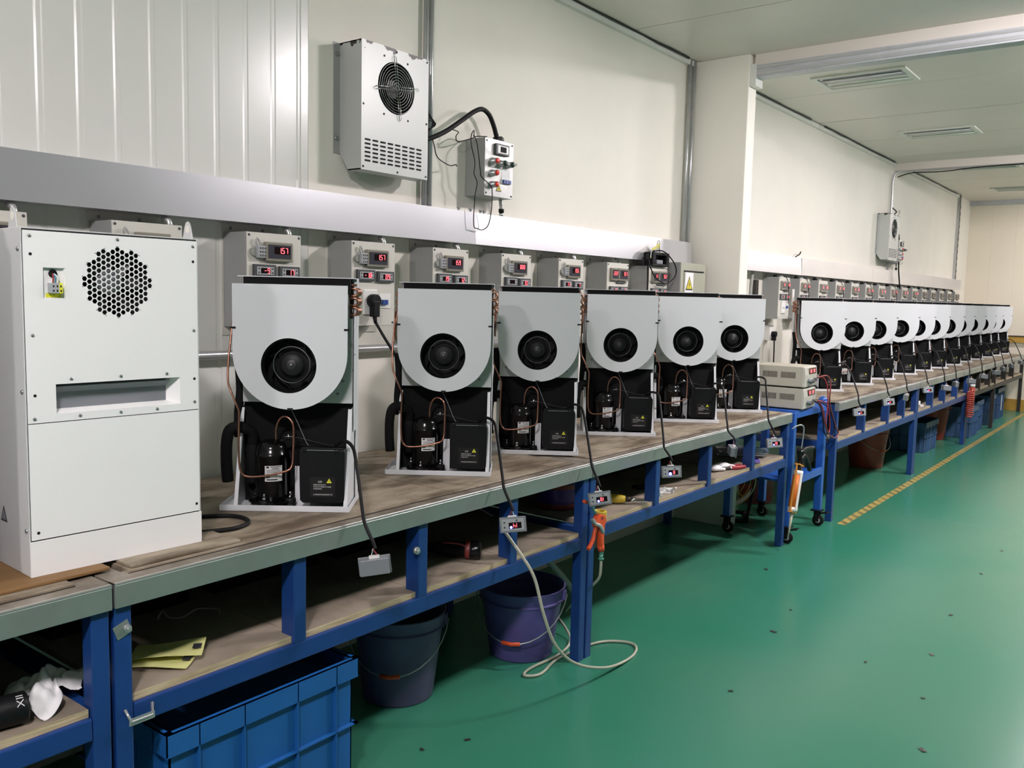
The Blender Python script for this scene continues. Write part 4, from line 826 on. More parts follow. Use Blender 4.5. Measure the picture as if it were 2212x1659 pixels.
    MB().box(.030, .150, .021, .030, .178, .184).build('lid_ridge', 'black_plastic', eb, bevel=.001)
    MB().box(.046, .134, .0195, .0205, .1765, .1785).build('seam_line', 'ctrl_mid', eb)
    for x in (.040, .128): MB().lathe([(0, -.002), (.004, -.0015), (.0045, .0)], (x, .020, .1745), (0, 1, 0), 10).build('box_screw', 'black_paint', eb)
    st = MB().box(.056, .128, .0193, .0199, .040, .098).build('warning_sticker', 'meter_face', eb)
    st.data.materials[0] = M['hole_black']
    tri_sign(MB(), .111, .0815, .0155, .0192).build('warning_triangle', 'warn_yellow', eb); bolt_mark(MB(), .111, .0815, .0155, .0186).build('lightning_mark', 'hole_black', eb)
    tx = MB(); put_letters(tx, '注意', .0065, .078, .0825, .0190); put_letters(tx, '电器盒内有高压电', .0042, .065, .0745, .0190, width=.036); put_letters(tx, '非专业人员不得擅自打开电器盒', .0042, .065, .0685, .0190, width=.052); put_letters(tx, '以免触电危险', .0042, .065, .0625, .0190, width=.025); put_letters(tx, '上海电器空调设备有限公司', .0048, .064, .0455, .0190, width=.056)
    tx.build('sticker_lettering', 'white_ink', eb)
    MB().tube([(-.01, .055, .298), (.012, .06, .25), (.035, .062, .195), (.044, .06, .184)], .0011, 5, smooth_path=4).build('fan_wire', 'ctrl_mid', t)
    MB().tube([(-.04, .06, .195), (.0, .07, .205), (.05, .07, .195), (.09, .06, .188), (.12, .05, .186)], .004, 6, smooth_path=4).build('wire_harness', 'rubber', t)
    for x, z in ((.138, .372), (.122, .334), (-.13, .345)): screw(t, (x, .094, z), SCREW, sc=1.0)
    for z in (.60, .40): screw(t, (.158, .150, z), SCREW, sc=.8)
    return t
UN = [(0.602, 1.589, 39.1), (0.575, 2.273, 37.4), (0.569, 2.842, 36.1), (0.556, 3.515, 37.0), (0.575, 4.167, 36.7), (0.572, 4.758, 35.7), (0.527, 6.405, 36.9), (0.539, 7.126, 36.7), (0.530, 7.805, 36), (0.530, 8.563, 36), (0.531, 9.191, 36), (0.552, 9.739, 36), (0.561, 10.414, 36), (0.532, 11.152, 36), (0.538, 11.809, 36), (0.546, 12.451, 36), (0.538, 13.049, 36), (0.558, 13.634, 36)]
u0 = make_unit()
CT = [(.90, 1.644, .693), (.90, 2.266, .685), (.90, 2.807, .680), (.90, 3.388, .699), (.90, 4.054, .706), (.90, 4.579, .683), (.905, 6.091, .714), (.905, 6.81, .725), (.905, 7.361, .717), (.905, 8.034, .729), (.905, 8.699, .699), (.905, 9.195, .701), (.905, 9.844, .69), (.905, 10.509, .70), (.905, 11.297, .697), (.905, 11.854, .711), (.905, 12.464, .72), (.905, 13.214, .727)]
CV = ['', '14', '18', '8', '', '16', '17', '14', '', '14', '', '', '', '', '', '', '', '']
CF = ['back', 'front', 'front', 'front', 'edge', 'front', 'front', 'front', 'side', 'front', 'back', 'edge', 'back', 'back', 'back', 'edge', 'edge', 'edge']   # how each hanging controller is turned
CTL = ['grey hanging controller turned backwards, below the first cooling unit', 'hanging controller lit red and blue in front of the grinder shelf', 'hanging controller lit red and blue beside the orange air gun', 'hanging controller with a bright blue light over the white plastic bits', 'small hanging controller seen from its end, over the white gloves', 'hanging controller lit red and blue at the end of the second blue bench']
U0 = [u0]+[copy_tree(u0) for _ in UN[1:]]
for i, (o, (x, y, a)) in enumerate(zip(U0, UN)):
    o.location = (x, y, .8015); o.rotation_euler = (0, 0, math.radians(a)); o['group'] = 'opened cooling units in a row'
    w = ORD[i]
    o['label'] = ('opened cooling unit with white fan plate, %s in the row from the tall cabinet' % w) if i < 6 else ('opened cooling unit on the far benches, %s of the row counted from the tall cabinet' % w)
    # the hanging controller and its cable
    c, s = math.cos(math.radians(a)), math.sin(math.radians(a))
    wp = lambda lx, ly, lz: Vector((x+c*lx-s*ly, y+s*lx+c*ly, .8015+lz))
    cl = Vector(CT[i]); face = CF[i]
    rz = {'front': math.radians(44 if i != 1 else 34), 'back': math.radians(226), 'edge': math.radians(125), 'side': math.radians(95)}[face]
    lab = CTL[i] if i < 6 else 'small hanging controller below the %s cooling unit on the far benches' % ORD[i-6]
    k = thing('controller', lab, 'controller', cl, rz, 'controllers hanging over the bench edge')
    if face == 'front': k.rotation_euler = (math.radians(-8), math.radians([0, -7, -8, -2, 0, -4, -3, -6, 0, -4][i] if i < 10 else 0), rz)
    else: k.rotation_euler = (math.radians(4), math.radians(7 if i == 0 else -5), rz)
    MB().box(-.040, .040, .004, .030, -.0215, .0215).build('housing', 'ctrl_mid', k, bevel=.0015)
    MB().box(-.044, .044, 0, .004, -.0255, .0255).build('bezel', 'ctrl_mid', k, bevel=.0012)
    if face in ('front', 'side'):
        MB().box(-.037, .037, -.0008, 0, -.019, .019).build('face', 'ctrl_grey', k)
        b = MB()
        for z in (-.008, .008): b.box(-.031, -.025, -.0016, -.0006, z-.003, z+.003)
        b.box(.010, .017, -.0016, -.0006, .0105, .0155).build('buttons', 'ctrl_dark', k)
        MB().box(-.014, .028, -.0016, -.0007, -.013, .007).build('screen', 'screen', k)
        if CV[i]: seven(MB(), CV[i], .010, -.003, .0125, -.0016, rot180=True, pitch=.0105).build('digits', 'digit_red', k)
        if face == 'front': MB().cyl((-.0065, -.0016, -.0085), (-.0065, -.0024, -.0085), .0042 if i != 3 else .0065, 12).build('indicator_light', 'led_blue', k)
    MB().box(-.015, .013, .004, .016, .0215, .029).build('connector', 'white_plastic', k)
    for dx, m in ((-.010, 'red_wire'), (-.004, 'ink'), (.006, 'white_plastic')): MB().tube([(dx, .010, .029), (dx*.5, .012, .038), (0, .014, .048)], .0013, 5, smooth_path=3).build('wire', m, k)
    # cable in world coordinates, stored relative to the controller
    top = cl+Vector((0, 0, .045)); xf = .82 if i < 6 else .85
    P = [wp(.125, .05, .188), wp(.150, .030, .205), wp(.178, .005, .195), (wp(.178, .005, .195)*.62+Vector((xf+.03, top.y, .83))*.38)+Vector((0, 0, .03)), Vector((xf+.022, top.y*.9+.1*(y+.12), .835)), Vector((xf+.040, top.y, .80)), top+Vector((-.01, 0, .02)), top]
    k_m = k.matrix_basis.inverted()
    MB().tube([k_m @ p for p in P], .0052, 7, smooth_path=5).build('cable', 'rubber', k)
# ------------------------------------------------------------------ castored trolley between the benches
tr = thing('trolley', 'bright blue steel trolley on castors between two benches, carrying two power supplies', 'trolley', (0.40, 5.085, 0))
TL, TD = 0.60, 0.42
for x in (0, TD-.045):
    for y in (0, TL-.045):
        MB().box(x, x+.045, y, y+.045, .105, .79).build('leg', 'bright_blue', tr, bevel=.003)
        c = MB().box(x-.012, x+.057, y-.012, y+.057, .098, .105).box(x+.006, x+.039, y+.002, y+.008, .03, .098).box(x+.006, x+.039, y+.037, y+.043, .03, .098).build('castor', 'black_plastic', tr, bevel=.002)
        MB().lathe([(.012, -.011), (.034, -.011), (.036, -.006), (.036, .006), (.034, .011), (.012, .011)], (x+.03, y+.0225, .0365), (0, 1, 0), 24).build('wheel', 'rubber', c)
        MB().lathe([(.0, -.012), (.016, -.012), (.018, -.010)], (x+.03, y+.0225, .0365), (0, 1, 0), 16).lathe([(.0, .012), (.016, .012), (.018, .010)], (x+.03, y+.0225, .0365), (0, 1, 0), 16).build('hub', 'fan_grey', c)
        if x: MB().obox((x+.062, y+.03, .088), (1, .3, .25), (0, 1, 0), (0, 0, 1), .028, .02, .004).build('brake_lever', 'black_plastic', c)
MB().box(0, TD, .045, TL-.045, .755, .79).box(.045, TD-.045, 0, .045, .755, .79).box(.045, TD-.045, TL-.045, TL, .755, .79).build('top_frame', 'bright_blue', tr, bevel=.002)
MB().box(.01, TD-.004, .02, TL-.02, .79, .798).build('top_plate', 'bright_blue', tr, bevel=.001)
MB().box(0.005, TD-.005, .045, TL-.045, .36, .375).box(TD-.02, TD, .045, TL-.045, .345, .39).box(0, .02, .045, TL-.045, .345, .39).build('lower_shelf', 'bright_blue', tr, bevel=.002)
MB().cyl((TD-.03, TL-.014, .798), (TD-.03, TL-.014, .815), .03, 16).sphere((TD-.03, TL-.014, .815), .03, 8).build('corner_knob', 'bright_blue', tr)
# power supplies
def psu(z, label, txt, txt2):
    t = thing('power_supply', label, 'power supply', (0.838, 5.175, z), math.radians(93), 'bench power supplies stacked on the trolley')
    W_, D_, H_ = .25, .31, .128
    MB().box(0, W_, .018, D_, .006, H_).build('casing', 'psu_beige', t, bevel=.004)
    MB().prism([(.018, .006), (.018, H_), (.006, H_-.004), (0, H_-.05), (.004, .006)], 'x', .002, W_-.002).build('front_panel', 'psu_face', t, bevel=.002)
    for x in (.02, W_-.02):
        for y in (.04, D_-.04): MB().cyl((x, y, 0), (x, y, .006), .012, 10).build('foot', 'rubber', t)
    d = MB().obox((.155, .0025, H_-.03), (1, 0, 0), (0, .13, .99), (0, -.99, .13), .078, .018, .001).build('display', 'screen', t)
    seven(MB(), txt, .122, H_-.03, .018, .0005).build('digits', 'digit_red', d); seven(MB(), txt2, .188, H_-.03, .018, .0005).build('digits', 'digit_red', d)
    for x, z2, r in ((.07, .045, .014), (.10, .032, .008), (.13, .034, .008), (.155, .036, .009), (.19, .044, .011)):
        MB().lathe([(r, 0), (r*.95, -.014), (r*.7, -.018), (0, -.018)], (x, .003, z2), (0, 1, 0), 14).build('knob', 'ctrl_mid' if r > .012 else 'ctrl_dark', t)
    MB().box(.075, .14, -.0005, .004, .008, .018).build('label_strip', 'ctrl_mid', t)
    sl = None
    for g in (.06, .17):
        for k in range(12):
            y = g+k*.0075
            if sl is None: sl = MB().box(-.0008, 0, -.0018, .0018, -.018, .018).build('vent_slot', 'hole_black', t, (0, y, .075))
            else: inst(sl, t, (0, y, .075))
    return t
psu(.799, 'lower of two beige power supplies stacked on the blue trolley', '01', '02')
psu(.799+.131, 'upper of two beige power supplies stacked on the blue trolley', '00', '00')
tag(MB().tube([(.845, 5.39, .985), (.87, 5.42, .98), (.885, 5.45, .92), (.885, 5.47, .80), (.88, 5.47, .70), (.87, 5.56, .63), (.865, 5.60, .66), (.87, 5.53, .80), (.86, 5.44, .835), (.845, 5.40, .84)], .0035, 6, smooth_path=5).build('test_lead', 'red_wire'), 'red test lead hanging in a long loop from the power supplies', 'cable')
tag(MB().tube([(.845, 5.37, .985), (.88, 5.44, .995), (.885, 5.50, .95), (.885, 5.50, .86), (.875, 5.55, .80), (.865, 5.71, .66), (.865, 5.78, .60), (.865, 5.70, .578), (.87, 5.55, .63), (.88, 5.45, .70), (.87, 5.43, .79), (.845, 5.41, .84)], .0045, 6, smooth_path=5).build('test_lead', 'maroon'), 'dark brown test leads hanging in a wide loop beside the trolley', 'cable')
tag(MB().tube([(.845, 5.35, .84), (.87, 5.38, .81), (.885, 5.40, .72), (.88, 5.44, .66), (.87, 5.55, .60), (.865, 5.67, .60), (.865, 5.68, .68), (.855, 5.56, .79), (.845, 5.42, .835)], .004, 6, smooth_path=5).build('test_lead', 'rubber'), 'black test lead looping down from the lower power supply', 'cable')
cup = thing('glass_jar', 'small clear jar with wire on the trolley lower shelf', 'jar', (.74, 5.25, .3755))
MB().lathe([(.028, 0), (.032, .004), (.032, .06), (.026, .07), (.024, .07), (.029, .06), (.029, .006), (0, .005)], n=18).build('jar', 'grey_wire', cup)

# caulking gun hanging on a hook at the bench end
gun = thing('caulking_gun', 'caulking gun with an orange and white cartridge hanging at the bench end', 'caulking gun', (.895, 4.972, 0))
def ax(h): # point along the slightly tilted gun axis, h = height
    return Vector((.0, -.055+(h-.245)*.30, h))
d = (ax(.47)-ax(.245)).normalized(); cz = Vector((1, 0, 0))
MB().cyl(ax(.255), ax(.47), .0275, 20).build('cartridge', 'cartridge_orange', gun)
MB().cyl(ax(.245), ax(.268), .0282, 20).cyl(ax(.448), ax(.472), .0280, 20).build('cartridge_end', 'white_plastic', gun)
MB().obox((ax(.258)+ax(.47))/2+Vector((.0245, -.0125, 0)), d, Vector((.45, .89, 0)), Vector((.89, -.45, 0)), .105, .008, .002).build('label_strip', 'white_plastic', gun)
for o_ in (Vector((.0, .036, -.01)), Vector((0, -.036, .01))): MB().bar(ax(.238)+o_*.9, ax(.505)+o_, .006, .009).build('frame_rail', 'frame_orange', gun)
MB().obox(ax(.241), Vector((0, 1, -.3)), Vector((1, 0, 0)), d, .039, .014, .003).obox(ax(.505), Vector((0, 1, -.3)), Vector((1, 0, 0)), d, .039, .014, .004).build('frame_end', 'frame_orange', gun)
MB().cyl(ax(.242), ax(.10), .011, 12, .003).build('nozzle', 'clear_hose', gun)
MB().cyl(ax(.47), ax(.50), .014, 12).build('plunger', 'rubber', gun); MB().cyl(ax(.50), ax(.585), .004, 8).build('rod', 'galv', gun)
MB().tube([ax(.51), ax(.53)+Vector((0, .0, 0)), ax(.565)+Vector((0, -.025, 0)), ax(.60)+Vector((0, -.05, 0))], .014, 8, smooth_path=3).tube([ax(.515), ax(.55)+Vector((0, .045, 0)), ax(.52)+Vector((0, .11, 0)), ax(.45)+Vector((0, .20, 0))], .014, 8, smooth_path=3).tube([ax(.57), ax(.59)+Vector((0, .06, 0)), ax(.58)+Vector((0, .20, 0))], .011, 8, smooth_path=3).build('handle', 'black_plastic', gun)
hk = tag(MB().tube([(.845, 4.985, .71), (.86, 5.0, .725), (.88, 5.03, .732), (.89, 5.05, .71), (.885, 5.05, .62), (.88, 5.045, .575), (.88, 5.03, .56)], .004, 8, smooth_path=4).build('wire_hook', 'galv'), 'bent white wire hook holding the caulking gun', 'hook')

# orange air gun on a metal clip at the junction of the near benches
ag = thing('air_blow_gun', 'orange air blow gun hanging on the blue legs where two benches meet', 'air gun', (.85, 2.876, 0))
MB().prism([(.020, .595), (.040, .590), (.052, .565), (.040, .550), (.036, .50), (.040, .465), (.020, .460), (.012, .50), (.006, .545), (-.018, .548), (-.026, .575), (-.012, .590), (.0, .602)], 'x', -.013, .013).build('body', 'orange', ag, bevel=.005)
MB().cyl((-.0135, .014, .582), (.0135, .014, .582), .008, 14).build('eye', 'maroon', ag)
MB().cyl((0, .030, .468), (0, .036, .445), .0145, 14, .013).build('grip_end', 'orange', ag)
MB().tube([(0, -.008, .556), (0, -.018, .53), (0, -.028, .505), (0, -.045, .485), (0, -.062, .472)], .0085, 8, smooth_path=4).build('trigger', 'orange', ag)
MB().tube([(0, -.012, .60), (0, -.035, .628), (0, -.055, .650), (0, -.085, .660)], .004, 8, smooth_path=4).build('nozzle_tube', 'teal', ag); MB().cyl((0, -.082, .659), (0, -.103, .668), .0065, 10).build('nozzle_tip', 'orange', ag)
MB().cyl((0, .036, .446), (0, .037, .432), .009, 6).cyl((0, .037, .432), (0, .036, .405), .008, 10).cyl((0, .036, .415), (0, .036, .41), .012, 6).build('fitting', 'teal', ag)
MB().tube([(.016, -.062, .593), (.018, -.045, .572), (.018, -.02, .563), (.018, .0, .548), (.018, .015, .525)], .008, 4, smooth_path=4).build('metal_clip', 'galv', ag)
MB().tube([(0, .036, .408), (0, .036, .37), (-.01, .042, .33), (-.06, .07, .28), (-.16, .15, .2), (-.3, .27, .08), (-.38, .37, .012)], .0056, 8, smooth_path=4).build('hose', 'clear_hose', ag)
# clear hose from the shelf, looping over the floor
tag(MB().tube([(.79, 2.34, .65), (.83, 2.345, .605), (.88, 2.353, .55), (.92, 2.369, .48), (.95, 2.388, .352), (.96, 2.45, .23), (.96, 2.585, .12), (.96, 2.80, .035), (.95, 2.99, .007), (.92, 3.10, .007), (.86, 3.13, .007), (.78, 3.07, .007), (.745, 2.95, .007), (.735, 2.79, .007), (.765, 2.64, .007), (.725, 2.59, .007), (.705, 2.66, .007), (.715, 2.82, .008), (.69, 2.95, .012), (.62, 3.03, .03), (.47, 3.08, .11), (.42, 3.2, .09), (.35, 3.3, .007)], .0056, 8, smooth_path=6).build('clear_hose', 'clear_hose'), 'pale clear hose looping from the shelf down to the floor around the bench leg', 'hose')

# ------------------------------------------------------------------ containers under the benches
def crate(x0, x1, y0, y1, H, label, m, grp=None, ribs=(.145, .36, .64, .865), levels=(.5, .86), full=True):
    t = thing('storage_crate', label, 'crate', (x0, y0, 0), 0, grp); X, Y = x1-x0, y1-y0; w = .004; i = .014
    MB().box(i, X-i, i, i+w, 0, H).box(i, X-i, Y-i-w, Y-i, 0, H).box(i, i+w, i, Y-i, 0, H).box(X-i-w, X-i, i, Y-i, 0, H).box(i, X-i, i, Y-i, 0, w).build('tub', m, t)
    MB().box(0, X, 0, .003, H-.055, H).box(0, X, Y-.003, Y, H-.055, H).box(0, .003, 0, Y, H-.055, H).box(X-.003, X, 0, Y, H-.055, H).box(0, X, 0, Y, H-.058, H-.055).box(0, X, 0, i+w, H-.003, H).box(0, X, Y-i-w, Y, H-.003, H).box(0, i+w, 0, Y, H-.003, H).box(X-i-w, X, 0, Y, H-.003, H).build('rim', m, t)
    for f in levels[:-1]:
        z = H*f; MB().box(0, X, 0, i, z-.0015, z+.0015).box(0, X, Y-i, Y, z-.0015, z+.0015).box(0, i, 0, Y, z-.0015, z+.0015).box(X-i, X, 0, Y, z-.0015, z+.0015).build('rib', m, t)
    for f in ribs:
        MB().box(X-i, X, Y*f-.0015, Y*f+.0015, 0, H-.001).build('rib', m, t); MB().box(X*f-.0015, X*f+.0015, 0, i, 0, H-.001).build('rib', m, t)
    return t
crate(.36, .802, 1.077, 1.677, .394, 'large ribbed blue plastic crate on the floor at the lower left', 'crate_blue')
crate(.30, .66, 9.2, 9.75, .30, 'dark blue crate in shadow behind the further red bucket', 'far_crate', 'crates under the far benches')
crate(.42, .80, 10.62, 11.10, .34, 'far blue crate nearest the hanging red coil', 'far_crate', 'crates under the far benches')
crate(.40, .76, 11.18, 11.62, .36, 'second far blue crate, left of the dark bench leg', 'far_crate', 'crates under the far benches')
crate(.40, .76, 12.0, 12.45, .36, 'third far blue crate, just right of the dark bench leg', 'far_crate', 'crates under the far benches')
c4 = crate(.36, .74, 12.7, 13.25, .40, 'far blue crate with a white strip, closest to the end wall', 'far_crate', 'crates under the far benches')
MB().box(.3802, .383, .26, .30, .10, .30).build('white_strip', 'paper_white', c4)
def bucket(x, y, rb, rt, H, label, m, grp, handle=None, rot=0):
    t = thing('bucket', label, 'bucket', (x, y, 0), rot, grp)
    MB().lathe([(0, .004), (rb*.92, .004), (rb, .0), (rb+.003, .006), (rb+(rt-rb)*.55, H*.55), (rt-.012, H-.055), (rt-.004, H-.04), (rt, H-.004), (rt+.004, H), (rt-.004, H), (rt-.008, H-.04), (rb+(rt-rb)*.5, H*.5), (rb-.004, .012), (0, .010)], n=40).build('tub', m, t)
    MB().lathe([(rt-.012, H-.06), (rt+.002, H-.05), (rt-.009, H-.044)], n=40).build('rim_bead', m, t)
    for s in (-1, 1): MB().box(s*(rt-.004)-.012, s*(rt-.004)+.012, -.014, .014, H-.05, H-.012).build('handle_lug', m, t, bevel=.003)
    if handle:
        a0 = handle; P = []
        for k in range(17):
            a = math.pi*k/16; P.append((math.cos(a)*(rt+.012), -math.sin(a)*1.40*rt*math.cos(a0), H-.03-math.sin(a)*1.40*rt*math.sin(a0)))
        h = MB().tube(P, .0022, 6).build('handle', 'galv', t); MB().tube(P[7:10], .008, 8).build('grip', 'orange', h)
    return t
bucket(.455, 2.19, .122, .166, .315, 'dull purple bucket next to the blue crate under the bench', 'dull_purple', 'buckets', handle=.71, rot=math.radians(35))
bucket(.565, 2.78, .124, .172, .285, 'purple bucket with an orange handle grip behind the bench legs', 'purple', 'buckets', handle=.71, rot=math.radians(24))
bucket(.42, 8.09, .135, .18, .36, 'dark red bucket under the bench past the trolley', 'red_plastic', 'buckets', handle=.71, rot=math.radians(60))
bucket(.46, 10.34, .135, .185, .38, 'dark red bucket further back, left of the far blue crates', 'red_plastic', 'buckets')
bucket(.22, 6.06, .11, .14, .30, 'dark maroon bucket in the shadow behind the trolley', 'maroon', 'buckets')
fn = thing('floor_fan', 'grey industrial floor fan in the shadow behind the trolley legs', 'fan', (.24, 5.45, 0), math.radians(25))
MB().lathe([(.2, -.06), (.205, -.05), (.205, .05), (.2, .06)], (0, 0, .28), (0, 1, 0), 36).build('drum', 'fan_grey', fn)
g = MB()
for r in (.03, .065, .1, .135, .17, .198): g.tube([(r*math.cos(2*math.pi*k/28), -.065, .28+r*math.sin(2*math.pi*k/28)) for k in range(28)], .002, 5, closed=True)
for k in range(8): g.tube([(0, -.066, .28), (.2*math.cos(math.pi*k/4), -.062, .28+.2*math.sin(math.pi*k/4))], .002, 5)
g.build('guard', 'yellow_wire', fn)
for k in range(3):
    a = 2*math.pi*k/3; MB().obox((math.cos(a)*.1, 0, .28+math.sin(a)*.1), (math.cos(a), 0, math.sin(a)), (-math.sin(a)*.8, .6, math.cos(a)*.8), (math.sin(a)*.6, .8, -math.cos(a)*.6), .08, .05, .002).build('blade', 'ctrl_dark', fn)
MB().tube([(-.15, -.12, .012), (-.19, 0, .2), (-.21, 0, .28)], .012, 8, smooth_path=3).tube([(.15, -.12, .012), (.19, 0, .2), (.21, 0, .28)], .012, 8, smooth_path=3).tube([(-.15, -.12, .012), (.15, -.12, .012)], .012, 8).tube([(-.15, .12, .012), (.15, .12, .012)], .012, 8).tube([(-.15, -.12, .012), (-.15, .12, .012)], .012, 8).tube([(.15, -.12, .012), (.15, .12, .012)], .012, 8).build('stand', 'rubber', fn)

# ------------------------------------------------------------------ small things on the shelves
SH2, SH3 = .5235, .5455
def sheet(name, pts, m, thick=.0006, sub=1):   # thin lifted sheet from a grid of points
    rows = len(pts); cols = len(pts[0]); mb = MB()
    V = [p for r in pts for p in r]; V2 = [(p[0], p[1], p[2]+thick) for p in V]; n = len(V)
    fs = [(r*cols+c, r*cols+c+1, (r+1)*cols+c+1, (r+1)*cols+c) for r in range(rows-1) for c in range(cols-1)]
    mb.add(V, fs, True); mb.add(V2, [tuple(reversed(f)) for f in fs], True)
    bd = [c for c in range(cols)]+[r*cols+cols-1 for r in range(1, rows)]+[(rows-1)*cols+c for c in range(cols-2, -1, -1)]+[r*cols for r in range(rows-2, 0, -1)]
    mb.add([V[i] for i in bd]+[V2[i] for i in bd], [(i, (i+1) % len(bd), len(bd)+(i+1) % len(bd), len(bd)+i) for i in range(len(bd))])
    return mb
def paper(cx, cy, a, w, d, z, lift, label):
    t = thing('paper_sheet', label, 'paper', (cx, cy, z), math.radians(a), 'yellow paper sheets on the shelf')
    P = [[(w*(i/4-.5), d*(j/3-.5), lift*((i/4)**2)*.5+lift*.4*math.sin(j*1.3+i)) for i in range(5)] for j in range(4)]
    zmin = min(p[2] for r in P for p in r); P = [[(p[0], p[1], p[2]-zmin+.0003) for p in r] for r in P]
    sheet('s', P, 'paper_yellow').build('sheet', 'paper_yellow', t); 
    zc = max(p[2] for r in P[1:3] for p in r[3:])+.0012
    MB().box(w*.34, w*.46, -d*.12, d*.14, zc-.001, zc+.0006).build('dark_patch', 'ink', t)
    return t
paper(.685, 1.135, 38, .16, .105, SH2, .010, 'lower yellow paper sheet on the shelf by the first bench leg')
paper(.672, 1.165, 50, .165, .10, SH2+.012, .010, 'upper yellow paper sheet with a dark patch on the shelf by the first bench leg')
stp = tag(MB().tube([(.44, 1.27, .53), (.43, 1.29, .545), (.45, 1.30, .53), (.47, 1.33, .528), (.46, 1.38, .535), (.50, 1.42, .532), (.52, 1.41, .53)], .0025, 5, smooth_path=5).build('cable_tie', 'grey_wire'), 'thin pale cable tie in the dark at the back of the shelf', 'cable tie')
def crumple(name, label, cat, c, sx, sy, sz, m, seed, grp=None):
    rnd = random.Random(seed); mb = MB(); n = 14; V = []
    for j in range(n+1):
        for i in range(n*2):
            th = math.pi*j/n; ph = 2*math.pi*i/(n*2)
            r = 1+.22*math.sin(3*ph+seed)+.16*math.sin(5*ph-2*th+seed*2)+.14*math.sin(7*th+4*ph)+rnd.uniform(-.10, .10)
            x, y, z = math.sin(th)*math.cos(ph)*r, math.sin(th)*math.sin(ph)*r, math.cos(th)*r
            V.append((x*sx, y*sy, max(-.55, z)*sz+.55*sz))
    k = n*2; mb.add(V, [(j*k+i, j*k+(i+1) % k, (j+1)*k+(i+1) % k, (j+1)*k+i) for j in range(n) for i in range(k)], True)
    return tag(mb.build(name, m, None, c), label, cat, grp)
def cloth(c, w, d, h, rot, seed):
    rnd = random.Random(seed); n = 26; P = []; ph = [rnd.uniform(0, 6) for _ in range(6)]
    for j in range(n+1):
        row = []
        for i in range(n+1):
            u, v = i/n*2-1, j/n*2-1; r = math.hypot(u, v)
            k = .72+.28*math.sin(3*math.atan2(v, u)+ph[0])+.08*math.sin(7*math.atan2(v, u)+ph[1])
            f = abs(math.sin(3.1*u+1.7*v+ph[2]))*.55+abs(math.sin(5.3*v-2.2*u+ph[3]))*.35+abs(math.sin(8.5*u+4*v+ph[4]))*.22
            z = h*max(0, 1-(r/1.3)**2)*(.35+f)+rnd.uniform(0, .0015)
            row.append((u*w/2*k, v*d/2*k, .0008+z))
        P.append(row)
    return sheet('s', P, 'cloth_white', .0012).build('cleaning_cloth', 'cloth_white', None, c, rot=(0, 0, rot))
tag(cloth((.675, .862, SH2), .15, .20, .052, .5, 5), 'crumpled white cloth on the shelf at the lower left', 'cloth')
bt = thing('spray_can', 'black can with white lettering lying on the shelf at the lower left corner', 'can', (.752, .792, SH2+.0335), math.radians(168))
MB().lathe([(0, -.2), (.028, -.2), (.0325, -.192), (.033, -.02), (.0325, -.004), (.029, .0), (0, .0)], (0, 0, 0), (0, -1, 0), 28).build('body', 'black_plastic', bt)
vs, fs = letters('XII', .024)
lt = MB().add([(-.0334*math.sin(1.15-v[0]/.033), .010+v[1]*.8, .0334*math.cos(1.15-v[0]/.033)) for v in vs], fs); lt.build('lettering', 'white_ink', bt)
gr = thing('angle_grinder', 'black power tool with a red-brown band lying on the shelf', 'power tool', (.66, 2.26, SH2+.0335), math.radians(32))
MB().lathe([(0, -.085), (.026, -.085), (.031, -.078), (.031, -.04), (.027, -.03), (.029, .03), (.024, .06), (.018, .075), (.015, .12), (.0, .122)], (0, 0, 0), (-1, 0, 0), 24).build('body', 'black_plastic', gr)
MB().lathe([(.0318, -.05), (.0325, -.048), (.0325, -.036), (.0312, -.034)], (0, 0, 0), (-1, 0, 0), 24).build('band', 'maroon', gr)
MB().lathe([(.0315, -.082), (.0322, -.080), (.0322, -.055), (.0315, -.053)], (0, 0, 0), (-1, 0, 0), 24).build('collar', 'black_paint', gr)
MB().tube([(.04, -.026, .016), (.01, -.020, .024), (-.05, -.018, .026)], .004, 6, smooth_path=3).build('trim_line', 'maroon', gr); MB().box(-.12, -.10, -.02, .02, -.028, .02).build('gear_head', 'dark_steel', gr, bevel=.004)
cn = thing('paint_tin', 'dark tin with red bands in the shadow of the shelf near the bench junction', 'tin', (.53, 3.06, SH3))
MB().lathe([(0, 0), (.088, 0), (.09, .004), (.09, .108), (.088, .112), (.084, .112), (.084, .1), (0, .1)], n=32).build('body', 'violet', cn)
for z0, z1 in ((.004, .026), (.088, .108)): MB().lathe([(.0905, z0), (.0908, z0+.001), (.0908, z1-.001), (.0905, z1)], n=32).build('red_band', 'maroon', cn)
lp = MB(); vs, fs = letters('BOBEGOBO', .012)
yg = thing('glue_gun', 'yellow hot-air tool lying on the shelf behind the hanging controller', 'tool', (.63, 3.24, SH3+.022), math.radians(28))
MB().lathe([(0, -.06), (.017, -.058), (.019, -.03), (.020, .03), (.017, .055), (.014, .065), (0, .066)], (.05, 0, 0), (1, 0, 0), 18).build('body', 'yellow_grip', yg)
MB().cyl((.115, 0, 0), (.135, 0, 0), .011, 12).build('collar', 'dark_steel', yg); MB().cyl((.135, 0, 0), (.155, 0, -.002), .007, 10).cyl((.155, 0, -.002), (.20, 0, -.008), .003, 8).build('tip', 'chrome', yg)
MB().tube([(-.01, 0, .0), (-.05, .01, .02), (-.085, .02, .05), (-.10, .02, .062)], .018, 10, smooth_path=3).build('grip', 'yellow_grip', yg)
tr_ = thing('tape_roll', 'yellow tape roll on the shelf behind the orange air gun', 'tape', (.762, 3.03, SH3+.0005))
MB().lathe([(.018, 0), (.03, 0), (.031, .002), (.031, .022), (.03, .024), (.018, .024), (.018, 0)], n=24).build('roll', 'yellow_grip', tr_)
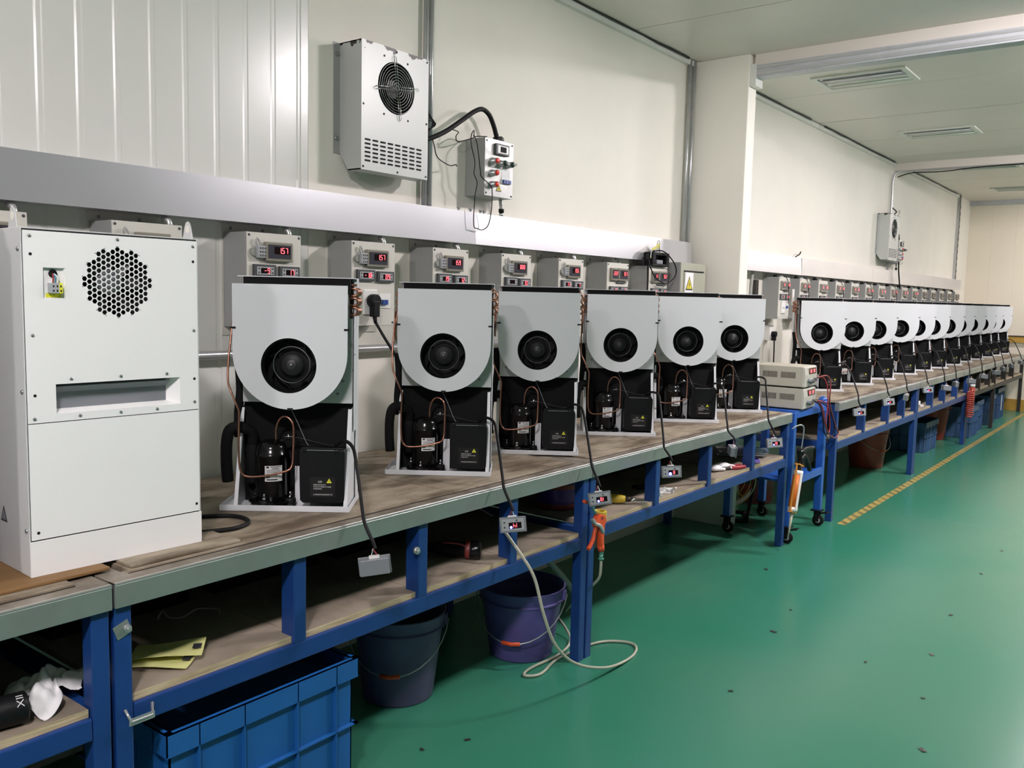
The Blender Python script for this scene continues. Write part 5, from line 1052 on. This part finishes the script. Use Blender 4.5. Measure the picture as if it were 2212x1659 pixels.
for k, (x, y, a) in enumerate(((.775, 3.49, 20), (.770, 3.53, -40), (.742, 3.60, 70), (.765, 3.645, 10))):
    t = thing('plastic_clip', ['white plastic clip lying closest to the first post of the second bench', 'second white plastic clip beside the post of the second bench', 'third white plastic clip in the middle of the shelf bay', 'white plastic clip lying furthest right of the four'][k], 'clip', (x, y, SH3), math.radians(a), 'white plastic clips on the shelf')
    MB().box(-.018, .018, -.009, .009, 0, .010).box(-.018, -.006, -.009, .009, .010, .034 if k < 2 else .016).build('body', 'white_plastic', t, bevel=.002)
    MB().obox((.016, 0, .018), (1, 0, .6), (0, 1, 0), (-.6, 0, 1), .014, .007, .003).build('tab', 'white_plastic', t)
pl = thing('pliers', 'dark pliers lying on the shelf between the white clips', 'pliers', (.66, 3.70, SH3+.008), math.radians(65))
MB().tube([(-.02, .006, 0), (.03, .004, 0), (.075, .0, 0)], [.008, .006, .002], 8).tube([(-.02, -.006, 0), (.03, -.004, 0), (.075, 0, 0)], [.008, .006, .002], 8).build('jaws', 'dark_steel', pl); MB().tube([(-.02, .007, 0), (-.07, .022, 0), (-.12, .018, 0)], .008, 8, smooth_path=3).tube([(-.02, -.007, 0), (-.07, -.022, 0), (-.12, -.018, 0)], .008, 8, smooth_path=3).build('handles', 'rubber', pl)
P = [[(.09*(i/2-.5), .12*(j/2-.5), .0005+.002*i*(j % 2)) for i in range(3)] for j in range(3)]
tag(sheet('s', P, 'paper_white').build('paper_scrap', 'paper_white', None, (.715, 3.66, SH3), rot=(0, 0, .4)), 'small white paper scrap under the pliers', 'paper')
stk = tag(MB().bar((.62, 3.6, SH3+.007), (.80, 3.95, SH3+.007), .012, .010).build('wood_strip', 'shelf_ply'), 'thin wooden strip lying across the shelf near the middle post', 'strip')
for k, (x, y, a) in enumerate(((.70, 4.27, 10), (.70, 4.36, -25))):
    t = thing('work_glove', ['left white glove bundle on the shelf with the red pliers', 'right white glove bundle on the shelf with the red pliers'][k], 'glove', (x, y, SH3), math.radians(a), 'white gloves on the shelf')
    MB().sphere((0, 0, .018), .033, 8, (1, 1.5, .5)).build('palm', 'cloth_white', t)
    for j in range(4): MB().tube([(-.018+j*.012, .03, .013), (-.022+j*.014, .055, .016), (-.02+j*.014, .072, .009)], .0075, 7, smooth_path=3).build('finger', 'cloth_white', t)
    MB().tube([(.022, .0, .012), (.04, .02, .012), (.042, .038, .009)], .008, 7, smooth_path=3).build('thumb', 'cloth_white', t)
rp = thing('pliers', 'pliers with red handles on the shelf beside the white gloves', 'pliers', (.745, 4.37, SH3+.010), math.radians(75))
MB().tube([(.0, .007, 0), (.05, .018, 0), (.10, .014, 0)], .010, 8, smooth_path=3).tube([(.0, -.007, 0), (.05, -.018, 0), (.10, -.014, 0)], .010, 8, smooth_path=3).build('handles', 'red_wire', rp); MB().tube([(0, 0, 0), (-.03, 0, 0), (-.06, 0, 0)], [.011, .009, .004], 8).build('jaws', 'dark_steel', rp)
bc = thing('wire_coil', 'coil of dark blue wire on the shelf near the bench end', 'coil', (.735, 4.66, SH3+.004))
for k in range(4): MB().tube([(.05*math.cos(2*math.pi*j/24)*(1-.05*k), .05*math.sin(2*math.pi*j/24)*(1+.04*k), .0045*k) for j in range(24)], .0035, 6, closed=True).build('turn', 'violet', bc)
fo = thing('foil_strips', 'pile of shiny metal strips at the back of the last shelf bay', 'metal strips', (.62, 4.80, SH3))
for k in range(9): MB().obox((random.uniform(-.02, .02), random.uniform(-.015, .015), (.010+.0055*k)), (math.cos(.5+random.uniform(-.1, .1)), math.sin(.5+random.uniform(-.1, .1)), random.uniform(-.03, .03)), (-.48, .87, 0), (0, 0, 1), .13, .025, .0018).build('strip', 'foil', fo)
for k, (x, y, a) in enumerate(((.76, 8.22, 10), (.735, 8.29, 60), (.77, 8.36, -30))):
    t = thing('plastic_clip', ['white plastic piece on the far shelf, left of three', 'white plastic piece on the far shelf, middle of three', 'white plastic piece on the far shelf, right of three'][k], 'clip', (x, y, SH3), math.radians(a), 'white plastic pieces on the far shelf')
    MB().box(-.03, .03, -.02, .02, 0, .02).box(-.03, -.005, -.02, .02, .02, .05).build('body', 'white_plastic', t, bevel=.003)
# red coiled hose hanging from the far bench
rc = thing('coiled_hose', 'translucent red coiled hose hanging off the far bench end', 'hose', (.845, 10.06, 0))
H_ = [(.032*math.cos(2*math.pi*j/12)+.036, .055*math.sin(2*math.pi*j/12), .57-.022*j/12*1.0) for j in range(12*12)]
MB().tube(H_, .008, 6).build('coil', 'red_coil', rc)
H2 = [(-.15+.03*math.cos(2*math.pi*j/12), -.55+.55*j/96+.04*math.sin(2*math.pi*j/12), .585+.03*math.sin(2*math.pi*j/12+1)) for j in range(96)]
MB().tube(H2, .008, 6).build('coil', 'red_coil', rc)
ct = thing('cartridge', 'white-capped cartridge hanging beside the red coiled hose', 'cartridge', (.8675, 10.20, .55))
MB().cyl((0, 0, -.12), (0, 0, .06), .024, 16).build('tube', 'red_coil', ct); MB().cyl((0, 0, .055), (0, 0, .085), .026, 16).build('cap', 'paper_white', ct); MB().cyl((0, 0, .085), (0, .01, .12), .03, 12, .02).build('grip', 'rubber', ct)
for k, (x, y, s, lab) in enumerate(((.45, 10.9, .11, 'dark bag on the far shelf right of the red coil'), (.42, 11.6, .12, 'black bag on the far shelf in front of the dark bench leg'), (.45, 7.4, .08, 'dark bundle at the back of the shelf past the trolley'))):
    crumple('tool_bag', lab, 'bag', (x, y, SH3+.001), s, s*1.3, s*.8, 'black_plastic', k+11, 'dark bags on the far shelves')
# black blocks added for the deep shade at the back of near shelves
for k, (y0, y1, h, lab) in enumerate(((1.02, 1.42, .17, 'black shade block at the back of the shelf behind the yellow paper'), (1.50, 1.90, .18, 'black shade block at the back of the shelf behind the first hanging controller'), (1.98, 2.36, .17, 'black shade block at the back of the shelf behind the power tool'), (.48, .90, .18, 'black shade block at the back of the shelf behind the white cloth'))):
    t = thing('shade_block', lab, 'shade_filler', (.10, y0, SH2)); MB().box(0, .26, 0, y1-y0, 0, h).build('body', 'black_foam', t, bevel=.004); MB().box(-.002, .262, (y1-y0)*.47, (y1-y0)*.53, h, h+.001).build('tape', 'rubber', t)
for k, (y0, y1, h, lab) in enumerate(((3.48, 3.92, .18, 'black shade block at the back of the second bench behind the clips'), (4.02, 4.48, .17, 'black shade block at the back of the second bench behind the gloves'))):
    t = thing('shade_block', lab, 'shade_filler', (.10, y0, SH3)); MB().box(0, .26, 0, y1-y0, 0, h).build('body', 'black_foam', t, bevel=.004); MB().box(-.002, .262, (y1-y0)*.47, (y1-y0)*.53, h, h+.001).build('tape', 'rubber', t)
# scraps on the floor
for k, (x, y) in enumerate([(0.91, 4.52), (1.24, 3.99), (1.28, 3.67), (1.69, 3.6), (1.95, 3.4), (1.88, 3.86), (2.04, 2.99), (1.38, 2.99), (0.8, 1.95), (0.87, 2.09), (1.84, 4.43), (1.84, 5.83), (1.83, 5.24)]):
    r_ = random.Random(k); s = r_.uniform(.004, .009)
    P = [[((i-1)*s*1.6, (j-1)*s, .0008+.0012*((i+j+k) % 3)) for i in range(3)] for j in range(3)]
    tag(sheet('s', P, 'dark_steel').build('floor_scrap', 'dark_steel', None, (x, y, 0), rot=(0, 0, r_.uniform(0, 3))), 'tiny dark scrap lying on the green floor', 'scrap', 'scraps on the floor')
